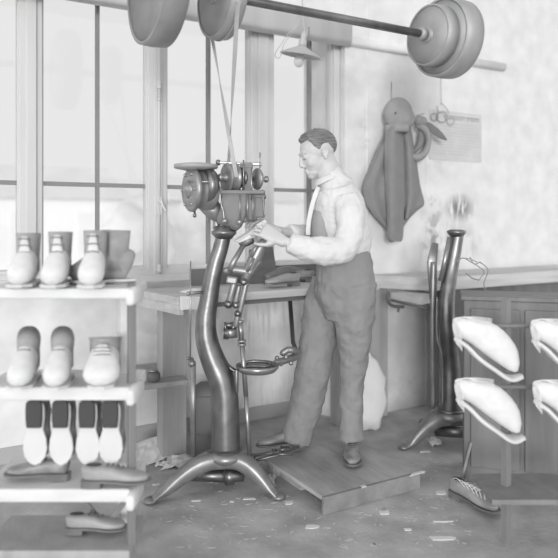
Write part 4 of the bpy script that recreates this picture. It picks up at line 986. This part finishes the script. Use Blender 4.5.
for i in range(n):
    for j in range(n):
        u, v = i/(n-1), j/(n-1); p = c[0].lerp(c[1], u).lerp(c[3].lerp(c[2], u), v); p = p+V((0, -.006, .004))*rnd.uniform(0, 1.6)+UP*.012*math.sin(v*PI); vs.append(p)
mb.add(vs, [[i*n+j, (i+1)*n+j, (i+1)*n+j+1, i*n+j+1] for i in range(n-1) for j in range(n-1)], False)
tag(mb.build('paper_sheet', 'paper', solid=.002), 'large crumpled paper sheet leaning at the foot of the bench leg by the left rack', 'paper')
crumple(183, 464, .18, .16, 0, 'white crumpled paper on the floor beside the left tripod foot', seed=2, tall=.03)
crumple(163, 466, .07, .06, 0, 'small torn crumpled paper just left of the larger crumpled one', seed=9, tall=.02)
crumple(434, 444, .07, .10, 0, 'white torn crumpled paper beside the foot of the right machine stand', seed=12, tall=.03)
crumple(270, 482, .05, .12, 0, 'white paper strip between the right tripod foot and the platform', seed=4)
for i, (px, py, w_, h_, lab) in enumerate([
    (312, 527, .055, .03, 'pale scrap of leather on the floor in front of the platform corner'),
    (442, 538.5, .10, .035, 'long pale rectangular scrap near the lower right of the floor'),
    (443, 522, .08, .01, 'thin sliver of scrap above the long rectangular one at lower right'),
    (425, 452, .06, .03, 'thin pale scrap in front of the right stand foot'),
    (289, 503, .035, .03, 'small pale scrap beside the tip of the right tripod foot'),
    (249, 499, .06, .02, 'thin curl of scrap in front of the machine base'),
    (196, 501, .04, .015, 'tiny pale sliver on the floor between the tripod feet, at left'),
    (232, 502, .02, .015, 'tiny scrap speck on the floor in front of the machine base centre'),
    (384, 513, .05, .04, 'pale scrap on the floor below the platform\'s right front'),
    (408, 530, .03, .02, 'tiny scrap on the floor left of the long rectangular scrap'),
    (441, 493, .05, .04, 'pale scrap beside the shoe on the floor at lower right'),
    (156, 485, .04, .02, 'tiny curled scrap near the left tripod foot tip'),
    (370, 425, .04, .03, 'tiny scrap on the floor behind the platform, right of the man\'s rear foot')]):
    rnd = random.Random(i+20); c = PZ(px, py, 0); mb = MB()
    poly = [c+RIGHT*(a*w_/2*rnd.uniform(.8, 1.1))+FWD*(b*h_/2*rnd.uniform(.7, 1.2))+UP*.001 for a, b in ((-1, -1), (0, -1.1), (1, -.8), (1.1, .1), (.9, 1), (-.2, .8), (-1, 1))]
    mb.prism(poly, UP*.003); tag(mb.build('scrap', 'paper'), lab, 'scrap', 'pale scraps strewn on the floor')
mb = MB(); rnd = random.Random(77)
for i in range(420):
    if i < 140: c = PZ(rnd.gauss(290, 16), rnd.gauss(487, 8), 0)
    else: c = PZ(rnd.uniform(150, 470), rnd.uniform(455, 548), 0)
    if 1.56 < c.x < 2.17 and 2.3 < c.y < 2.96: continue
    w_ = rnd.uniform(.003, .010); a = rnd.uniform(0, 6.3); d_ = V((math.cos(a), math.sin(a), 0)); s2 = V((-d_.y, d_.x, 0))
    mb.prism([c-d_*w_*2+UP*.0008, c+s2*w_*.6+UP*.0008, c+d_*w_*2+UP*.0008, c-s2*w_*.6+UP*.0008], UP*.0015)
o = mb.build('shavings', 'poster'); o['kind'] = 'stuff'; tag(o, 'fine leather shavings littered over the floor around the machine and platform', 'shavings')
# scraps lying on the platform
for i, (px, py, w_, lab) in enumerate([(416, 474, .1, 'pale worn scrap lying on the far right front edge of the platform'), (363, 487, .03, 'small pale chip on the front edge of the platform')]):
    c = PZ(px, py, .078); mb = MB(); mb.prism([c+X1*a*w_/2+V((0, b*.012, .0006)) for a, b in ((-1, -1), (1, -.6), (1, .8), (-.3, 1))], UP*.003); tag(mb.build('scrap', 'paper'), lab, 'scrap')
# ------------------------------------------------------------------ light
w = bpy.data.worlds.new('world'); scn.world = w; w.use_nodes = True
nt = w.node_tree; N = nt.nodes; L = nt.links
bg = N['Background']; bg.inputs[1].default_value = 1
tc = N.new('ShaderNodeTexCoord'); dt = N.new('ShaderNodeVectorMath'); dt.operation = 'DOT_PRODUCT'; dt.inputs[1].default_value = (.15, .95, .0)
L.new(tc.outputs['Generated'], dt.inputs[0])
mr = N.new('ShaderNodeMapRange'); mr.inputs['From Min'].default_value = -.25; mr.inputs['From Max'].default_value = .3
mr.inputs['To Min'].default_value = .36; mr.inputs['To Max'].default_value = .87; L.new(dt.outputs['Value'], mr.inputs['Value']); last = mr.outputs[0]
for dvec, lo_, hi_, am in (((-.86, -.42, .28), .80, .93, 1.5), ((.10, -.97, .22), .88, .96, .9), ((.93, -.30, .2), .86, .95, .8)):  # unseen bright lobes added to the sky to put streaks on metal
    d2 = N.new('ShaderNodeVectorMath'); d2.operation = 'DOT_PRODUCT'; d2.inputs[1].default_value = V(dvec).normalized(); L.new(tc.outputs['Generated'], d2.inputs[0])
    m2 = N.new('ShaderNodeMapRange'); m2.interpolation_type = 'SMOOTHSTEP'; m2.inputs['From Min'].default_value = lo_; m2.inputs['From Max'].default_value = hi_; m2.inputs['To Max'].default_value = am
    L.new(d2.outputs['Value'], m2.inputs['Value']); ad = N.new('ShaderNodeMath'); ad.operation = 'ADD'; L.new(last, ad.inputs[0]); L.new(m2.outputs[0], ad.inputs[1]); last = ad.outputs[0]
L.new(last, bg.inputs[0])
sl = bpy.data.lights.new('daylight', 'SUN'); sl.energy = 1.65; sl.angle = math.radians(14); so = bpy.data.objects.new('daylight', sl); col.objects.link(so)
dv = V((.49, .86, -.10)).normalized(); so.rotation_euler = dv.to_track_quat('-Z', 'Y').to_euler(); so.location = (0, -1, 4)
scn.view_settings.view_transform = 'Standard'; scn.view_settings.look = 'None'; scn.view_settings.exposure = 0; scn.view_settings.gamma = 1
for o in bpy.data.objects:
    if '_o' in o: del o['_o']
